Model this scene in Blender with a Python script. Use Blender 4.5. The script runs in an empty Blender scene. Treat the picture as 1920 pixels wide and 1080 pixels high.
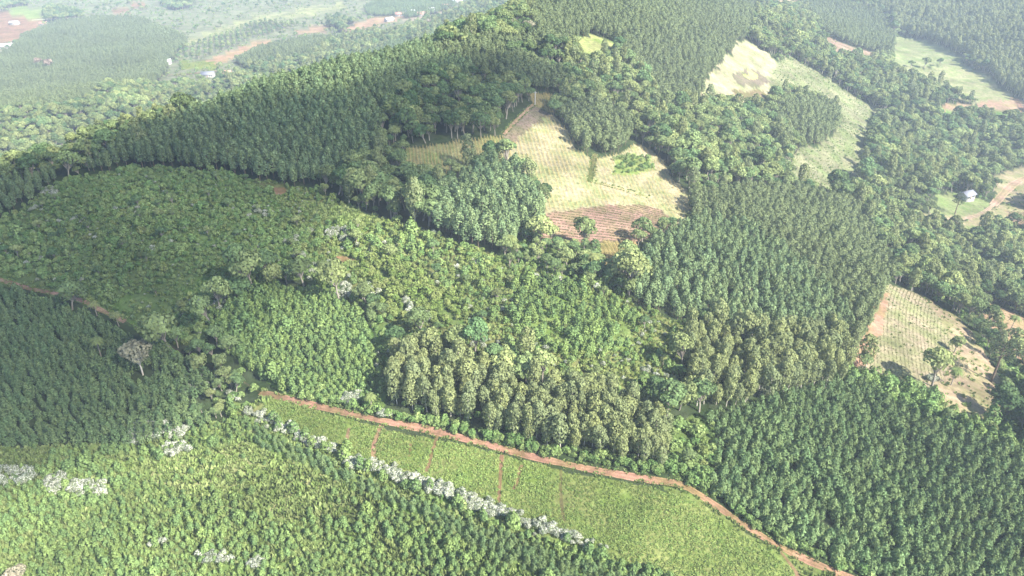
import bpy, math, random
import numpy as np
from mathutils import Vector, Matrix

scene = bpy.context.scene
C = scene.collection
rng = np.random.default_rng(7)
random.seed(7)

# ------------------------------------------------------------------ camera
ZC = 240.0
PITCH = 30.0
FPX = 1371.0                      # focal length in pixels of a 1920 wide frame
cam_d = bpy.data.cameras.new('camera')
cam = bpy.data.objects.new('camera', cam_d); C.objects.link(cam)
cam.location = (0, 0, ZC)
cam.rotation_euler = (math.radians(90 - PITCH), 0, 0)
cam_d.sensor_width = 36.0
cam_d.lens = 36.0 * FPX / 1920.0
cam_d.clip_start = 1.0
cam_d.clip_end = 30000.0
scene.camera = cam

# ------------------------------------------------------------------ sky, sun, exposure
SUN_EL = 41.0
SUN_AZ = 124.0                    # clockwise from +Y
w = bpy.data.worlds.new('World'); scene.world = w; w.use_nodes = True
nt = w.node_tree; nt.nodes.clear()
sky = nt.nodes.new('ShaderNodeTexSky'); sky.sky_type = 'NISHITA'; sky.sun_disc = False
sky.sun_elevation = math.radians(SUN_EL); sky.sun_rotation = math.radians(SUN_AZ)
sky.altitude = 400; sky.dust_density = 1.0
bg = nt.nodes.new('ShaderNodeBackground'); bg.inputs['Strength'].default_value = 0.105
wo = nt.nodes.new('ShaderNodeOutputWorld')
nt.links.new(sky.outputs[0], bg.inputs[0]); nt.links.new(bg.outputs[0], wo.inputs[0])
el, az = math.radians(SUN_EL), math.radians(SUN_AZ)
SUN = Vector((math.sin(az) * math.cos(el), math.cos(az) * math.cos(el), math.sin(el)))
sl = bpy.data.lights.new('sun', 'SUN'); sl.energy = 5.0; sl.angle = math.radians(0.6); sl.color = (1.0, 0.95, 0.86)
so = bpy.data.objects.new('sun', sl); C.objects.link(so)
so.rotation_euler = SUN.to_track_quat('Z', 'Y').to_euler(); so.location = (300, -300, 700)
scene.view_settings.view_transform = 'Standard'
scene.view_settings.look = 'None'
scene.view_settings.gamma = 1.0
scene.view_settings.use_curve_mapping = False
scene.view_settings.exposure = 1.74
scene.cycles.max_bounces = 6
scene.cycles.diffuse_bounces = 3
scene.cycles.transmission_bounces = 2
scene.cycles.transparent_max_bounces = 8
scene.cycles.volume_bounces = 1
HAZE_DENSITY = 0.00021
HAZE_COLOR = (0.70, 0.82, 1.0)

# ------------------------------------------------------------------ terrain
def ray_dirs(px, py):
    px = np.asarray(px, float); py = np.asarray(py, float)
    x = (px - 960.0) / FPX; v = (540.0 - py) / FPX
    p = math.radians(PITCH)
    dx = x; dy = math.cos(p) + v * math.sin(p); dz = -math.sin(p) + v * math.cos(p)
    return dx, dy, dz

def project(X, Y, Z):
    p = math.radians(PITCH)
    dz = Z - ZC
    depth = Y * math.cos(p) - dz * math.sin(p)
    up = Y * math.sin(p) + dz * math.cos(p)
    depth_s = np.where(depth < 1, 1, depth)
    return 960 + FPX * X / depth_s, 540 - FPX * up / depth_s, depth

CTRL = [  # photo pixel and metres below the camera
 (0,1080,126),(480,1080,124),(960,1080,122),(1500,1080,128),(1920,1080,137),
 (0,900,121),(450,880,120),(900,950,120),(1300,980,124),(1650,950,131),(1920,900,138),
 (0,720,122),(250,720,122),(450,720,121),(700,780,118),(960,800,118),(1250,870,122),
 (0,560,117),(220,600,119),(200,450,108),(420,470,108),(60,400,106),(250,330,103),(420,360,104),
 (600,600,112),(560,430,108),(750,560,108),(820,680,114),(1000,650,112),(1200,700,117),
 (750,450,108),(1000,480,111),(1150,560,113),(1250,480,117),(1400,560,122),(1400,700,126),(1550,650,131),
 (1600,780,133),(1800,780,140),(1700,620,141),(1850,680,150),(1680,540,144),(1910,600,168),
 (450,280,101),(600,230,94),(700,175,89),(740,125,86),(850,135,92),(330,258,103),
 (560,330,105),(700,330,104),(850,230,97),(980,230,103),(880,350,108),
 (1100,320,110),(1130,410,113),(1240,380,118),(1180,460,115),(1040,200,104),(1160,230,108),
 (1100,90,97),(1240,60,100),(1000,80,89),(940,52,85),(1240,15,97),(1010,30,86),(1350,10,112),
 (1200,140,110),(1330,280,125),(1400,390,126),(1550,450,140),(1500,320,146),(1600,330,168),
 (1400,130,132),(1380,220,138),(1520,220,150),(1560,130,160),(1640,240,180),(1450,40,140),
 (1700,400,178),(1820,390,184),(1900,340,195),(1700,250,190),(1850,200,190),(1750,130,185),(1800,500,176),
 (1600,60,165),(1700,80,182),(1850,110,178),(1900,60,160),(1750,20,160),(1620,5,160),
 (0,240,190),(180,205,190),(320,160,205),
 (100,180,215),(300,130,222),(470,110,222),(100,90,228),(350,60,230),(600,60,228),(720,45,222),
 (100,10,232),(400,10,232),(620,10,230),(800,25,224),(860,5,224),
]
CW = [  # world points outside the picture
 (-700,-250,118),(0,-300,118),(700,-300,110),(-500,60,118),(500,60,100),(-900,500,60),(-1200,900,18),
 (900,300,60),(1100,700,60),(1300,1100,95),(900,1500,110),(300,1500,130),(-1600,1700,5),(-600,2400,5),(1600,2500,120),(300,2500,70),
]
CREST = [(-150,372,107,50,22),(0,345,106,50,25),(90,308,104,50,30),(180,270,103,50,32),(330,228,100,55,36),(450,196,97,55,38),(560,165,94,60,40),
 (650,142,91,65,42),(740,122,87,70,40),(800,95,88,80,38),(860,80,88,90,35),(930,45,86,110,35)]
for (x_, y_, d_, ex_, dn_) in CREST:      # the skyline of the ridge and the ground falling away behind it
    a_, b_, c_ = [float(q[0]) for q in ray_dirs([x_], [y_])]
    t_ = d_ / -c_; r_ = math.hypot(a_, b_)
    CTRL.append((x_, y_, d_))
    for m_ in (1.0, 2.0):
        CW.append((a_ * t_ + a_ / r_ * ex_ * m_, b_ * t_ + b_ / r_ * ex_ * m_, ZC - d_ - dn_ * (m_ ** 1.25)))
px = np.array([c[0] for c in CTRL]); py = np.array([c[1] for c in CTRL]); dr = np.array([c[2] for c in CTRL], float)
dx, dy, dz = ray_dirs(px, py)
t = dr / -dz
PX = np.concatenate([dx * t, [c[0] for c in CW]]); PY = np.concatenate([dy * t, [c[1] for c in CW]])
PZ = np.concatenate([ZC - dr, [c[2] for c in CW]])
S_ = 500.0
def _phi(r2): return np.where(r2 > 1e-12, 0.5 * r2 * np.log(np.maximum(r2, 1e-12)), 0.0)
def _kern(ax, ay, bx, by): return _phi(((ax[:, None] - bx[None]) ** 2 + (ay[:, None] - by[None]) ** 2) / S_ ** 2)
n = len(PX)
A = np.zeros((n + 3, n + 3))
lam = 0.0006 * np.maximum(1, np.hypot(PX, PY) / 300)
A[:n, :n] = _kern(PX, PY, PX, PY) + np.diag(lam)
Pm = np.stack([np.ones(n), PX / S_, PY / S_], 1)
A[:n, n:] = Pm; A[n:, :n] = Pm.T
TW = np.linalg.solve(A, np.concatenate([PZ, [0, 0, 0]]))

def vnoise(x, y, s, seed=0):
    x = x / s + seed * 17.31; y = y / s + seed * 9.77
    xi = np.floor(x); yi = np.floor(y); fx = x - xi; fy = y - yi
    fx = fx * fx * (3 - 2 * fx); fy = fy * fy * (3 - 2 * fy)
    def h(a, b):
        v = np.sin(a * 127.1 + b * 311.7 + seed * 74.7) * 43758.5453
        return v - np.floor(v)
    return (h(xi, yi) * (1 - fx) + h(xi + 1, yi) * fx) * (1 - fy) + (h(xi, yi + 1) * (1 - fx) + h(xi + 1, yi + 1) * fx) * fy

def height(X, Y):
    X = np.asarray(X, float).ravel(); Y = np.asarray(Y, float).ravel()
    r = np.hypot(X, Y)
    k = np.minimum(1.0, 2700.0 / np.maximum(r, 1))
    Xc, Yc = X * k, Y * k
    out = np.empty(len(X))
    for i in range(0, len(X), 40000):
        a, b = Xc[i:i + 40000], Yc[i:i + 40000]
        out[i:i + 40000] = _kern(a, b, PX, PY) @ TW[:n] + TW[n] + TW[n + 1] * a / S_ + TW[n + 2] * b / S_
    out = np.clip(out, -5, 260)
    out += (vnoise(X, Y, 38, 1) - .5) * 2.2 + (vnoise(X, Y, 15, 2) - .5) * 0.7
    return out

def hit(pxs, pys, lift=0.0):
    """Where lines of sight meet the ground raised by lift."""
    dx, dy, dz = ray_dirs(pxs, pys)
    N = len(dx)
    ts = np.geomspace(60, 6000, 420)
    X = dx[:, None] * ts; Y = dy[:, None] * ts; Z = ZC + dz[:, None] * ts
    H = height(X, Y).reshape(N, -1) + lift
    below = Z < H
    first = np.argmax(below, 1); first[~below.any(1)] = len(ts) - 1; first = np.maximum(first, 1)
    lo = ts[first - 1]; hi = ts[first]
    for _ in range(9):
        m = (lo + hi) / 2
        b = (ZC + dz * m) < height(dx * m, dy * m) + lift
        hi = np.where(b, m, hi); lo = np.where(b, lo, m)
    return dx * hi, dy * hi

def dens(poly, step=40):
    out = []
    for a, b in zip(poly, poly[1:] + poly[:1]):
        k = max(1, int(math.hypot(b[0] - a[0], b[1] - a[1]) / step))
        for i in range(k): out.append((a[0] + (b[0] - a[0]) * i / k, a[1] + (b[1] - a[1]) * i / k))
    return out

def inside(poly, X, Y):
    px_, py_ = poly
    res = np.zeros(len(X), bool)
    m = (X > px_.min()) & (X < px_.max()) & (Y > py_.min()) & (Y < py_.max())
    idx = np.nonzero(m)[0]
    if not len(idx): return res
    x, y = X[idx], Y[idx]; c = np.zeros(len(idx), bool)
    j = len(px_) - 1
    for i in range(len(px_)):
        cond = (py_[i] > y) != (py_[j] > y)
        with np.errstate(divide='ignore', invalid='ignore'):
            xx = (px_[j] - px_[i]) * (y - py_[i]) / (py_[j] - py_[i]) + px_[i]
        c ^= cond & (x < xx); j = i
    res[idx] = c
    return res

# ------------------------------------------------------------------ land parcels
# name, outline on the photo, lift of the outline above ground, ground colour, planting
# planting: list of (kind, spacing, size lo, size hi, keep probability, jitter)
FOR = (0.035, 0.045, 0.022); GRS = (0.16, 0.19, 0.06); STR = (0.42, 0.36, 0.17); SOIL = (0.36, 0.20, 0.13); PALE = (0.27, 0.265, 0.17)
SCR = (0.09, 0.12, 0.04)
B_ = [('broadleaf', 4.6, .75, 1.35, .95, .42)]
R = [
 # the far valley to the left
 ('valley', [(-500,235),(-500,-85),(960,-85),(905,2),(870,12),(800,40),(745,62),(640,78),(520,112),(440,148),(380,168),(300,175),(180,215),(60,262),(-60,300)], 0, PALE,
    [('broadleaf', 9, .6, 1.0, .16, .5), ('shrub', 5, .9, 1.8, .2, .5)]),
 ('valley forest', [(-500,330),(-500,185),(0,195),(90,195),(150,188),(200,165),(300,158),(420,158),(440,150),(380,172),(300,180),(180,222),(60,270),(-60,312)], 3, FOR, [('broadleaf', 4.6, .7, 1.15, .95, .42)]),
 ('far plantation', [(-500,240),(-500,95),(0,100),(50,62),(100,42),(180,28),(260,32),(340,62),(355,75),(320,105),(290,150),(200,160),(150,186),(90,196),(0,200)], 6, FOR, [('pale_pine', 4.0, .75, 1.1, .97, .35)]),
 ('bare farmyard', [(-60,45),(0,25),(60,20),(90,40),(60,62),(0,90),(-60,80)], 0, SOIL, []),
 ('yard lawn', [(20,15),(70,12),(100,25),(60,35),(20,30)], 0, GRS, []),
 ('far copse', [(80,20),(100,12),(145,20),(160,33),(120,36),(85,38)], 3, FOR, B_),
 ('far copse', [(-100,-30),(30,-10),(55,8),(20,12),(-20,25),(-100,30)], 3, FOR, B_),
 ('bare lot', [(200,25),(280,0),(290,4),(215,30)], 0, SOIL, []),
 ('far copse', [(305,0),(365,-4),(360,12),(330,18),(305,10)], 3, FOR, B_),
 ('terraced meadow', [(350,75),(460,35),(640,5),(650,18),(480,45),(360,85)], 0, (0.36,0.34,0.17), [('shrub', 6, .7, 1.2, .25, .5)]),
 ('orchard', [(325,100),(420,62),(495,40),(565,48),(480,72),(375,112)], 0, PALE, [('broadleaf', 8, .65, .8, .95, .12)]),
 ('ploughed strip', [(375,117),(440,92),(498,73),(512,78),(462,98),(415,121)], 0, (0.50,0.30,0.19), []),
 ('lime meadow', [(335,115),(375,112),(412,122),(400,132),(345,130)], 0, (0.26,0.28,0.07), [('shrub', 5, .5, .9, .3, .5)]),
 ('small plantation', [(440,112),(480,88),(590,66),(640,70),(560,106),(470,128)], 5, FOR, [('pale_pine', 4.0, .7, 1.0, .97, .35)]),
 ('bare plot', [(550,62),(590,48),(618,50),(600,64)], 0, (0.48,0.30,0.20), []),
 ('far wood', [(610,45),(625,35),(690,40),(680,55),(640,58)], 3, FOR, B_),
 ('far wood', [(680,12),(720,-10),(860,-12),(850,10),(780,30),(740,26),(690,24)], 5, FOR, [('tall_pine', 4.5, .7, 1.0, .97, .4)]),
 ('red field', [(640,54),(690,36),(752,27),(758,34),(700,50),(668,64)], 0, (0.52,0.31,0.21), []),
 ('village green', [(780,52),(800,42),(838,38),(830,46),(795,56)], 0, (0.26,0.32,0.10), []),
 ('village ground', [(745,38),(800,30),(860,12),(905,0),(880,14),(830,36),(780,44)], 0, (0.45,0.34,0.25), [('shrub', 5, .8, 1.6, .15, .5)]),
 # the ridge beyond and on top
 ('sunlit back slope', [(-500,345),(-500,320),(-20,330),(80,290),(180,250),(250,225),(330,190),(400,170),(440,158),(400,185),(300,215),(200,255),(120,300),(60,325),(0,345)], 2, SCR, [('broadleaf', 4.2, .5, 1.0, .95, .42), ('shrub', 3, 1, 1.7, .4, .5)]),
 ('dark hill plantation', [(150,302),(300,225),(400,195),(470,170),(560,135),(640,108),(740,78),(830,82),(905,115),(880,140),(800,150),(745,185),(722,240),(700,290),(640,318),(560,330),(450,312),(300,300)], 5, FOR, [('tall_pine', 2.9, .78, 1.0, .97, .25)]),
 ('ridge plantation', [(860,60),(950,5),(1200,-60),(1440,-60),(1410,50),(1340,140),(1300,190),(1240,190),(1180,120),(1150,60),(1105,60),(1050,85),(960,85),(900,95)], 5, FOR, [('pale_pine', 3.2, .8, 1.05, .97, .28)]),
 ('ridge plantation', [(800,90),(900,80),(1010,110),(1060,130),(1050,160),(960,150),(900,120)], 5, FOR, [('pale_pine', 3.0, .8, 1.0, .97, .28)]),
 ('ridge wood', [(870,45),(900,20),(960,15),(1000,45),(1010,70),(950,80),(900,72)], 3, FOR, B_),
 ('hill clearing', [(1056,84),(1110,64),(1168,84),(1140,118),(1095,122)], 0, (0.36,0.37,0.15), []),
 ('bare patch', [(1180,-10),(1240,-15),(1240,8),(1190,14)], 0, (0.40,0.36,0.2), []),
 # fields of the right
 ('straw field', [(1305,192),(1325,150),(1358,110),(1382,78),(1400,74),(1435,98),(1465,126),(1448,145),(1452,200),(1380,212),(1320,210)], 0, (0.44,0.385,0.25), []),
 ('grey tilled patch', [(1370,142),(1395,130),(1425,134),(1447,155),(1425,166),(1385,160)], 0, (0.22,0.18,0.13), []),
 ('straw island', [(1398,140),(1412,136),(1424,143),(1412,150),(1400,148)], 0, (0.55,0.47,0.2), []),
 ('brown patch', [(1372,170),(1420,166),(1446,178),(1445,188),(1385,188)], 0, (0.25,0.19,0.11), []),
 ('pale slope', [(1462,112),(1480,104),(1540,140),(1600,180),(1645,205),(1632,260),(1612,310),(1592,368),(1535,372),(1480,345),(1478,295),(1520,262),(1572,240),(1560,200),(1500,185),(1448,190),(1445,150)], 0, (0.27,0.265,0.15), [('shrub', 2.6, .25, .6, .4, .5), ('grass', 2.2, .6, 1.2, .5, .5)]),
 ('round grove', [(1440,200),(1475,185),(1540,180),(1575,205),(1575,235),(1545,255),(1505,265),(1470,240)], 5, FOR, [('pale_pine', 3.2, .75, 1.0, .97, .3)]),
 ('upper plantation', [(1505,0),(1560,-10),(1645,20),(1680,60),(1675,98),(1625,100),(1585,80),(1545,55),(1510,30)], 5, FOR, [('pale_pine', 3.6, .8, 1.05, .97, .3)]),
 ('pink clearing', [(1528,62),(1550,68),(1600,88),(1650,102),(1655,118),(1620,124),(1580,112),(1545,88)], 0, (0.36,0.24,0.18), [('shrub', 5, .5, 1.1, .12, .5)]),
 ('summit field', [(1430,-20),(1500,-20),(1500,18),(1470,22),(1435,14)], 0, (0.45,0.33,0.22), []),
 ('high meadow', [(1680,66),(1740,74),(1812,100),(1802,118),(1740,126),(1668,128),(1675,95)], 0, (0.29,0.30,0.15), []),
 ('low meadow', [(1668,128),(1740,127),(1802,118),(1850,140),(1890,170),(1990,200),(1930,206),(1820,192),(1740,158),(1668,140)], 0, (0.34,0.33,0.17), []),
 ('blue gum hill', [(1600,-80),(2400,-80),(2400,300),(1990,215),(1905,170),(1855,128),(1810,98),(1740,66),(1690,55),(1660,20)], 6, FOR, [('eucalyptus', 4.6, .9, 1.25, .96, .35)]),
 ('striped field', [(1765,196),(1830,192),(1905,184),(1930,205),(1925,228),(1850,226),(1760,222)], 0, (0.42,0.27,0.19), []),
 ('green strip', [(1765,208),(1850,203),(1912,214),(1908,222),(1765,222)], 0, (0.2,0.3,0.09), []),
 ('farm lawn', [(1740,388),(1780,362),(1820,366),(1855,378),(1845,405),(1800,415),(1750,410)], 0, (0.24,0.27,0.12), [('grass', 2, .5, 1, .3, .5)]),
 ('farm lawn', [(1775,428),(1815,416),(1865,420),(1860,440),(1815,456)], 0, (0.26,0.30,0.12), [('grass', 2, .5, 1, .3, .5)]),
 ('farm yard', [(1730,402),(1770,404),(1840,402),(1880,380),(1850,340),(1890,318),(1960,310),(1950,370),(1905,400),(1860,425),(1790,424),(1720,420)], 0, (0.36,0.30,0.18), [('shrub', 5, .6, 1.1, .2, .5)]),
 ('maize plot', [(1885,396),(1960,400),(1960,432),(1895,418)], 0, (0.38,0.25,0.17), []),
 # the central fields
 ('maize strip', [(745,330),(762,280),(835,266),(905,256),(950,252),(975,262),(965,292),(900,308),(835,330),(770,342)], 0, (0.40,0.37,0.17), []),
 ('tilled wedge', [(942,258),(960,228),(1000,196),(1032,214),(1012,238),(978,262),(950,270)], 0, (0.27,0.20,0.15), []),
 ('maize corner', [(990,172),(1048,178),(1046,208),(1030,212),(998,194)], 0, (0.40,0.33,0.14), []),
 ('straw field', [(960,268),(1032,214),(1064,238),(1098,284),(1150,268),(1203,272),(1248,302),(1262,338),(1300,375),(1275,440),(1200,400),(1100,392),(1020,402),(1018,372),(985,325),(948,300)], 0, (0.46,0.405,0.25), []),
 ('pink tilled field', [(1000,412),(1040,395),(1130,386),(1200,381),(1245,394),(1268,425),(1205,452),(1110,458),(1010,452)], 0, (0.40,0.25,0.19), []),
 ('maize stub', [(1130,452),(1190,450),(1192,480),(1160,520),(1128,500)], 0, (0.42,0.32,0.15), []),
 ('field thicket', [(1150,300),(1185,286),(1225,300),(1225,318),(1175,328),(1145,325)], 0, GRS, [('shrub', 2.2, .7, 1.3, .7, .5)]),
 ('wedge grove', [(1050,205),(1085,180),(1160,192),(1190,230),(1175,258),(1130,270),(1108,276),(1080,250)], 6, FOR, [('pale_pine', 2.9, .75, 1.0, .97, .25)]),
 ('hill wood', [(710,250),(745,195),(800,160),(900,140),(990,165),(995,195),(965,222),(942,248),(850,258),(765,272),(700,300)], 2, FOR, [('broadleaf', 4.2, .7, 1.15, .97, .42)]),
 ('dark grove', [(815,345),(870,300),(930,276),(975,300),(1015,350),(1015,400),(960,430),(880,425),(805,390)], 9, FOR, [('tall_pine', 3.0, .85, 1.1, .97, .28)]),
 ('wood below the fields', [(980,435),(1020,455),(1130,466),(1130,510),(1165,530),(1180,560),(1060,530),(960,490)], 1, SCR, [('broadleaf', 3.4, .35, .68, .85, .45), ('shrub', 2.2, .7, 1.3, .6, .5)]),
 # scrub and stands of the middle
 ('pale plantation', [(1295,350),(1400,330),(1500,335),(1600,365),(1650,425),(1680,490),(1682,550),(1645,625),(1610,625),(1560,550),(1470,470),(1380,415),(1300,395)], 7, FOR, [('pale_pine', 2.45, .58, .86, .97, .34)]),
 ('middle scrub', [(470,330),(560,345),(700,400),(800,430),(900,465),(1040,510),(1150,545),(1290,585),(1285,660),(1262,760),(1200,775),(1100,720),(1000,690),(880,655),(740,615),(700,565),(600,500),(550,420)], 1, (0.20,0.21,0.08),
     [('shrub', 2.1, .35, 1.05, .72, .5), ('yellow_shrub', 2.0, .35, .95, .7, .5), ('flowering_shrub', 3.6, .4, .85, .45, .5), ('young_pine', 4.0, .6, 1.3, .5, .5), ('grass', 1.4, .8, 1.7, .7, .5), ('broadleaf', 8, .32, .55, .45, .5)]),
 ('olive thicket', [(672,480),(740,480),(850,540),(870,600),(760,600),(690,560)], 1.5, SCR, [('yellow_shrub', 1.9, .7, 1.35, .95, .45)]),
 ('grassy clearing', [(560,375),(640,385),(722,410),(715,440),(640,425),(570,405)], 0, (0.24,0.28,0.10), [('grass', 1.3, .8, 1.7, .7, .5), ('yellow_shrub', 4, .4, .7, .3, .5)]),
 ('bare scar', [(492,350),(535,352),(540,366),(505,366)], 0, SOIL, []),
 ('bare scar', [(632,482),(662,486),(655,498),(632,496)], 0, SOIL, []),
 ('middle saplings', [(960,520),(1080,530),(1200,580),(1180,650),(1060,660),(960,620)], 1.5, (0.12,0.15,0.05), [('young_pine', 1.9, .7, 1.25, .8, .38), ('shrub', 3.2, .6, 1.1, .4, .5), ('grass', 1.5, .8, 1.5, .5, .5)]),
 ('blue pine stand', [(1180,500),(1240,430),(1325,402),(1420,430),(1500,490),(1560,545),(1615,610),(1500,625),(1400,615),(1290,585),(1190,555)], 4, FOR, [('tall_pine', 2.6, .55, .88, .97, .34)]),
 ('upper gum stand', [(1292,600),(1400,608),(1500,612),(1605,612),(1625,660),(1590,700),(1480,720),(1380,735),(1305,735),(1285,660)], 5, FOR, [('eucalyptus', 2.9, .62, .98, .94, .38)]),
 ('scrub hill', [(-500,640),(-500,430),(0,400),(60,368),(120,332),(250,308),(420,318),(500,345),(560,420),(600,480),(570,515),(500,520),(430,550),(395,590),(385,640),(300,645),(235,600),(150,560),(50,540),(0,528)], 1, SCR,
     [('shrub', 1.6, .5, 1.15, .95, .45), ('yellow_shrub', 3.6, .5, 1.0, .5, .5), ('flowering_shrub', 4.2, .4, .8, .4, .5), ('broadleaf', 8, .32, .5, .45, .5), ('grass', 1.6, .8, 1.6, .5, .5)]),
 ('left pine corner', [(-500,425),(-500,350),(0,345),(110,318),(60,365),(0,398)], 3, FOR, [('tall_pine', 2.8, .6, .8, .97, .3)]),
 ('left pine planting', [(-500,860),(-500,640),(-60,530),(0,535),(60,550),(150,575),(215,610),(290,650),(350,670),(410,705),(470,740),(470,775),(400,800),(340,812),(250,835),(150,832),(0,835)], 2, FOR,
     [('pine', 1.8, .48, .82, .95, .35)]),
 ('gully wood', [(300,650),(385,640),(400,600),(470,700),(500,730),(470,775),(400,790),(350,745),(420,715),(360,675)], 2, FOR, [('broadleaf', 3.6, .38, .62, .9, .45), ('shrub', 2.4, .8, 1.3, .5, .5)]),
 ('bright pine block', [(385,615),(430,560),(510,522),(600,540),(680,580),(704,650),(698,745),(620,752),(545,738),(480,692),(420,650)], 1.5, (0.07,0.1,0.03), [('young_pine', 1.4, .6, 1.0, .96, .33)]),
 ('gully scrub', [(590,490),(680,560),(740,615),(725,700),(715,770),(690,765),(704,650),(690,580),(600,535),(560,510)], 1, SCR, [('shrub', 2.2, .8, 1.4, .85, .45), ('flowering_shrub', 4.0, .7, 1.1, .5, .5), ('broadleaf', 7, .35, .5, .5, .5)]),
 ('gum stand', [(745,640),(860,668),(960,700),(1050,715),(1150,735),(1240,765),(1262,810),(1272,868),(1245,885),(1190,868),(1100,852),(1000,832),(900,805),(800,780),(735,765),(722,700)], 4, FOR,
     [('eucalyptus', 2.5, .55, .94, .93, .4), ('shrub', 2.6, .7, 1.2, .6, .5)]),
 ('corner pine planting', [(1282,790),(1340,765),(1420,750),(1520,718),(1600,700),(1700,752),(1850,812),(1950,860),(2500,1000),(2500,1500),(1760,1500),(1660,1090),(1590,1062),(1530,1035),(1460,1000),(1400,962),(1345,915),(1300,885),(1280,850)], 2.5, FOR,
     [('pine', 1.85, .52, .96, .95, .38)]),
 ('corner scrub', [(1250,880),(1262,800),(1300,770),(1345,800),(1340,890),(1330,920),(1290,895)], 1, SCR, [('shrub', 2.0, 1, 1.6, .9, .45), ('yellow_shrub', 3.2, 1, 1.6, .5, .5), ('broadleaf', 6, .4, .6, .4, .4)]),
 ('lower hedge', [(1560,690),(1700,715),(1790,765),(1890,795),(1980,880),(1850,835),(1700,775),(1600,720)], 0, SCR, [('shrub', 1.9, .7, 1.4, .8, .5), ('young_pine', 2.6, .9, 1.4, .7, .5), ('broadleaf', 9, .35, .55, .4, .5)]),
 ('row crop field', [(1662,530),(1720,552),(1785,600),(1805,650),(1785,725),(1700,722),(1610,680),(1640,605)], 0, (0.37,0.305,0.20), [('grass', 2.2, .4, .8, .3, .5)]),
 ('dry pasture', [(1720,548),(1795,596),(1835,640),(1868,700),(1880,800),(1790,785),(1750,735),(1775,690),(1790,650),(1772,610)], 0, (0.37,0.28,0.185), [('grass', 1.7, .5, 1.1, .3, .5)]),
 ('red field edge', [(1598,690),(1620,630),(1650,550),(1668,550),(1645,640),(1628,690)], 0, (0.42,0.25,0.17), []),
 ('red slope', [(1836,556),(1900,585),(1990,630),(2080,760),(1990,770),(1935,715),(1895,655),(1850,604)], 0, (0.38,0.25,0.16), [('grass', 2, .5, 1, .2, .5)]),
 ('hedge belt', [(1842,612),(1862,616),(1898,665),(1925,720),(1960,800),(1895,790),(1884,715),(1860,660)], 1.5, SCR, [('broadleaf', 4, .35, .55, .8, .4), ('shrub', 2.4, .9, 1.5, .8, .5)]),
 # the foreground
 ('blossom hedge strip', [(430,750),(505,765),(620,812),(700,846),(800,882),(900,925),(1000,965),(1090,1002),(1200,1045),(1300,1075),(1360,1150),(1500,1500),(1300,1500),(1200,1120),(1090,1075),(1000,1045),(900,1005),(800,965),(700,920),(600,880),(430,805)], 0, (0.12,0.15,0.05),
     [('shrub', 1.7, .4, .75, .8, .45), ('young_pine', 2.2, .8, 1.2, .7, .4), ('grass', 1.5, .6, 1.2, .5, .5)]),
 ('verge', [(1240,905),(1300,925),(1345,955),(1400,1000),(1530,1066),(1620,1100),(1900,1250),(2400,1500),(1500,1500),(1400,1060)], 0, (0.2,0.22,0.08), [('grass', 1.2, .7, 1.4, .7, .5)]),
 ('near planting', [(-600,1500),(-600,850),(0,835),(150,832),(250,835),(340,812),(420,785),(480,785),(560,825),(620,852),(700,888),(800,925),(930,980),(1050,1022),(1150,1052),(1320,1098),(1450,1300),(1500,1500)], 0.6, (0.20,0.25,0.09),
     [('young_pine', 1.2, .32, .72, .85, .46), ('grass', 1.0, .8, 1.6, .9, .5), ('shrub', 3.8, .3, .75, .4, .5)]),
 ('yellow clearing', [(180,855),(300,850),(460,830),(600,870),(720,910),(700,960),(560,975),(420,950),(260,900)], 0, (0.36,0.35,0.17),
     [('young_pine', 2.1, .35, .7, .42, .46), ('grass', .95, .8, 1.8, .95, .5), ('yellow_shrub', 3.6, .3, .6, .4, .5)]),
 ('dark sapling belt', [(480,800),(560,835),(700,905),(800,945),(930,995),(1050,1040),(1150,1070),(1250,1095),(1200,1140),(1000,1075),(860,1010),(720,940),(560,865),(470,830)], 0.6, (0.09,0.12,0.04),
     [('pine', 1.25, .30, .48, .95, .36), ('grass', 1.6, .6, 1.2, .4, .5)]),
 ('yellow clearing', [(440,775),(500,745),(520,752),(500,790),(460,790)], 0, (0.30,0.30,0.12), [('grass', 1.2, .6, 1.3, .7, .5)]),
 ('soybean field', [(503,746),(560,762),(640,783),(700,797),(780,817),(860,833),(940,853),(1040,880),(1140,899),(1240,918),(1290,930),(1340,965),(1400,1008),(1450,1035),(1500,1085),(1560,1180),(1620,1500),(1500,1500),(1400,1180),(1290,1092),(1200,1068),(1090,1026),(1000,992),(900,950),(800,906),(700,868),(620,835),(540,802),(488,772)], 0, (0.13,0.145,0.05), []),
 ('verge', [(1468,1035),(1540,1070),(1600,1100),(1560,1120),(1505,1085)], 0, (0.2,0.22,0.08), [('grass', 1.2, .7, 1.4, .7, .5)]),
]
def world_poly(poly, lift):
    d = dens(poly)
    return hit([p[0] for p in d], [p[1] for p in d], lift)
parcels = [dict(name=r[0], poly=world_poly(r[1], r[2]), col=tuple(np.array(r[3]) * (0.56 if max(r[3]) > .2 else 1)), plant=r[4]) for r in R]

def owner(X, Y):
    o = np.full(len(X), -1)
    r_ = np.clip(np.hypot(X, Y) / 250, .6, 3)
    X, Y = X + ((vnoise(X, Y, 6, 31) - .5) * 2.6 + (vnoise(X, Y, 1.7, 33) - .5) * 1.2) * r_, Y + ((vnoise(X, Y, 6, 32) - .5) * 2.6 + (vnoise(X, Y, 1.7, 34) - .5) * 1.2) * r_
    for i, p in enumerate(parcels): o[inside(p['poly'], X, Y)] = i
    return o

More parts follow.
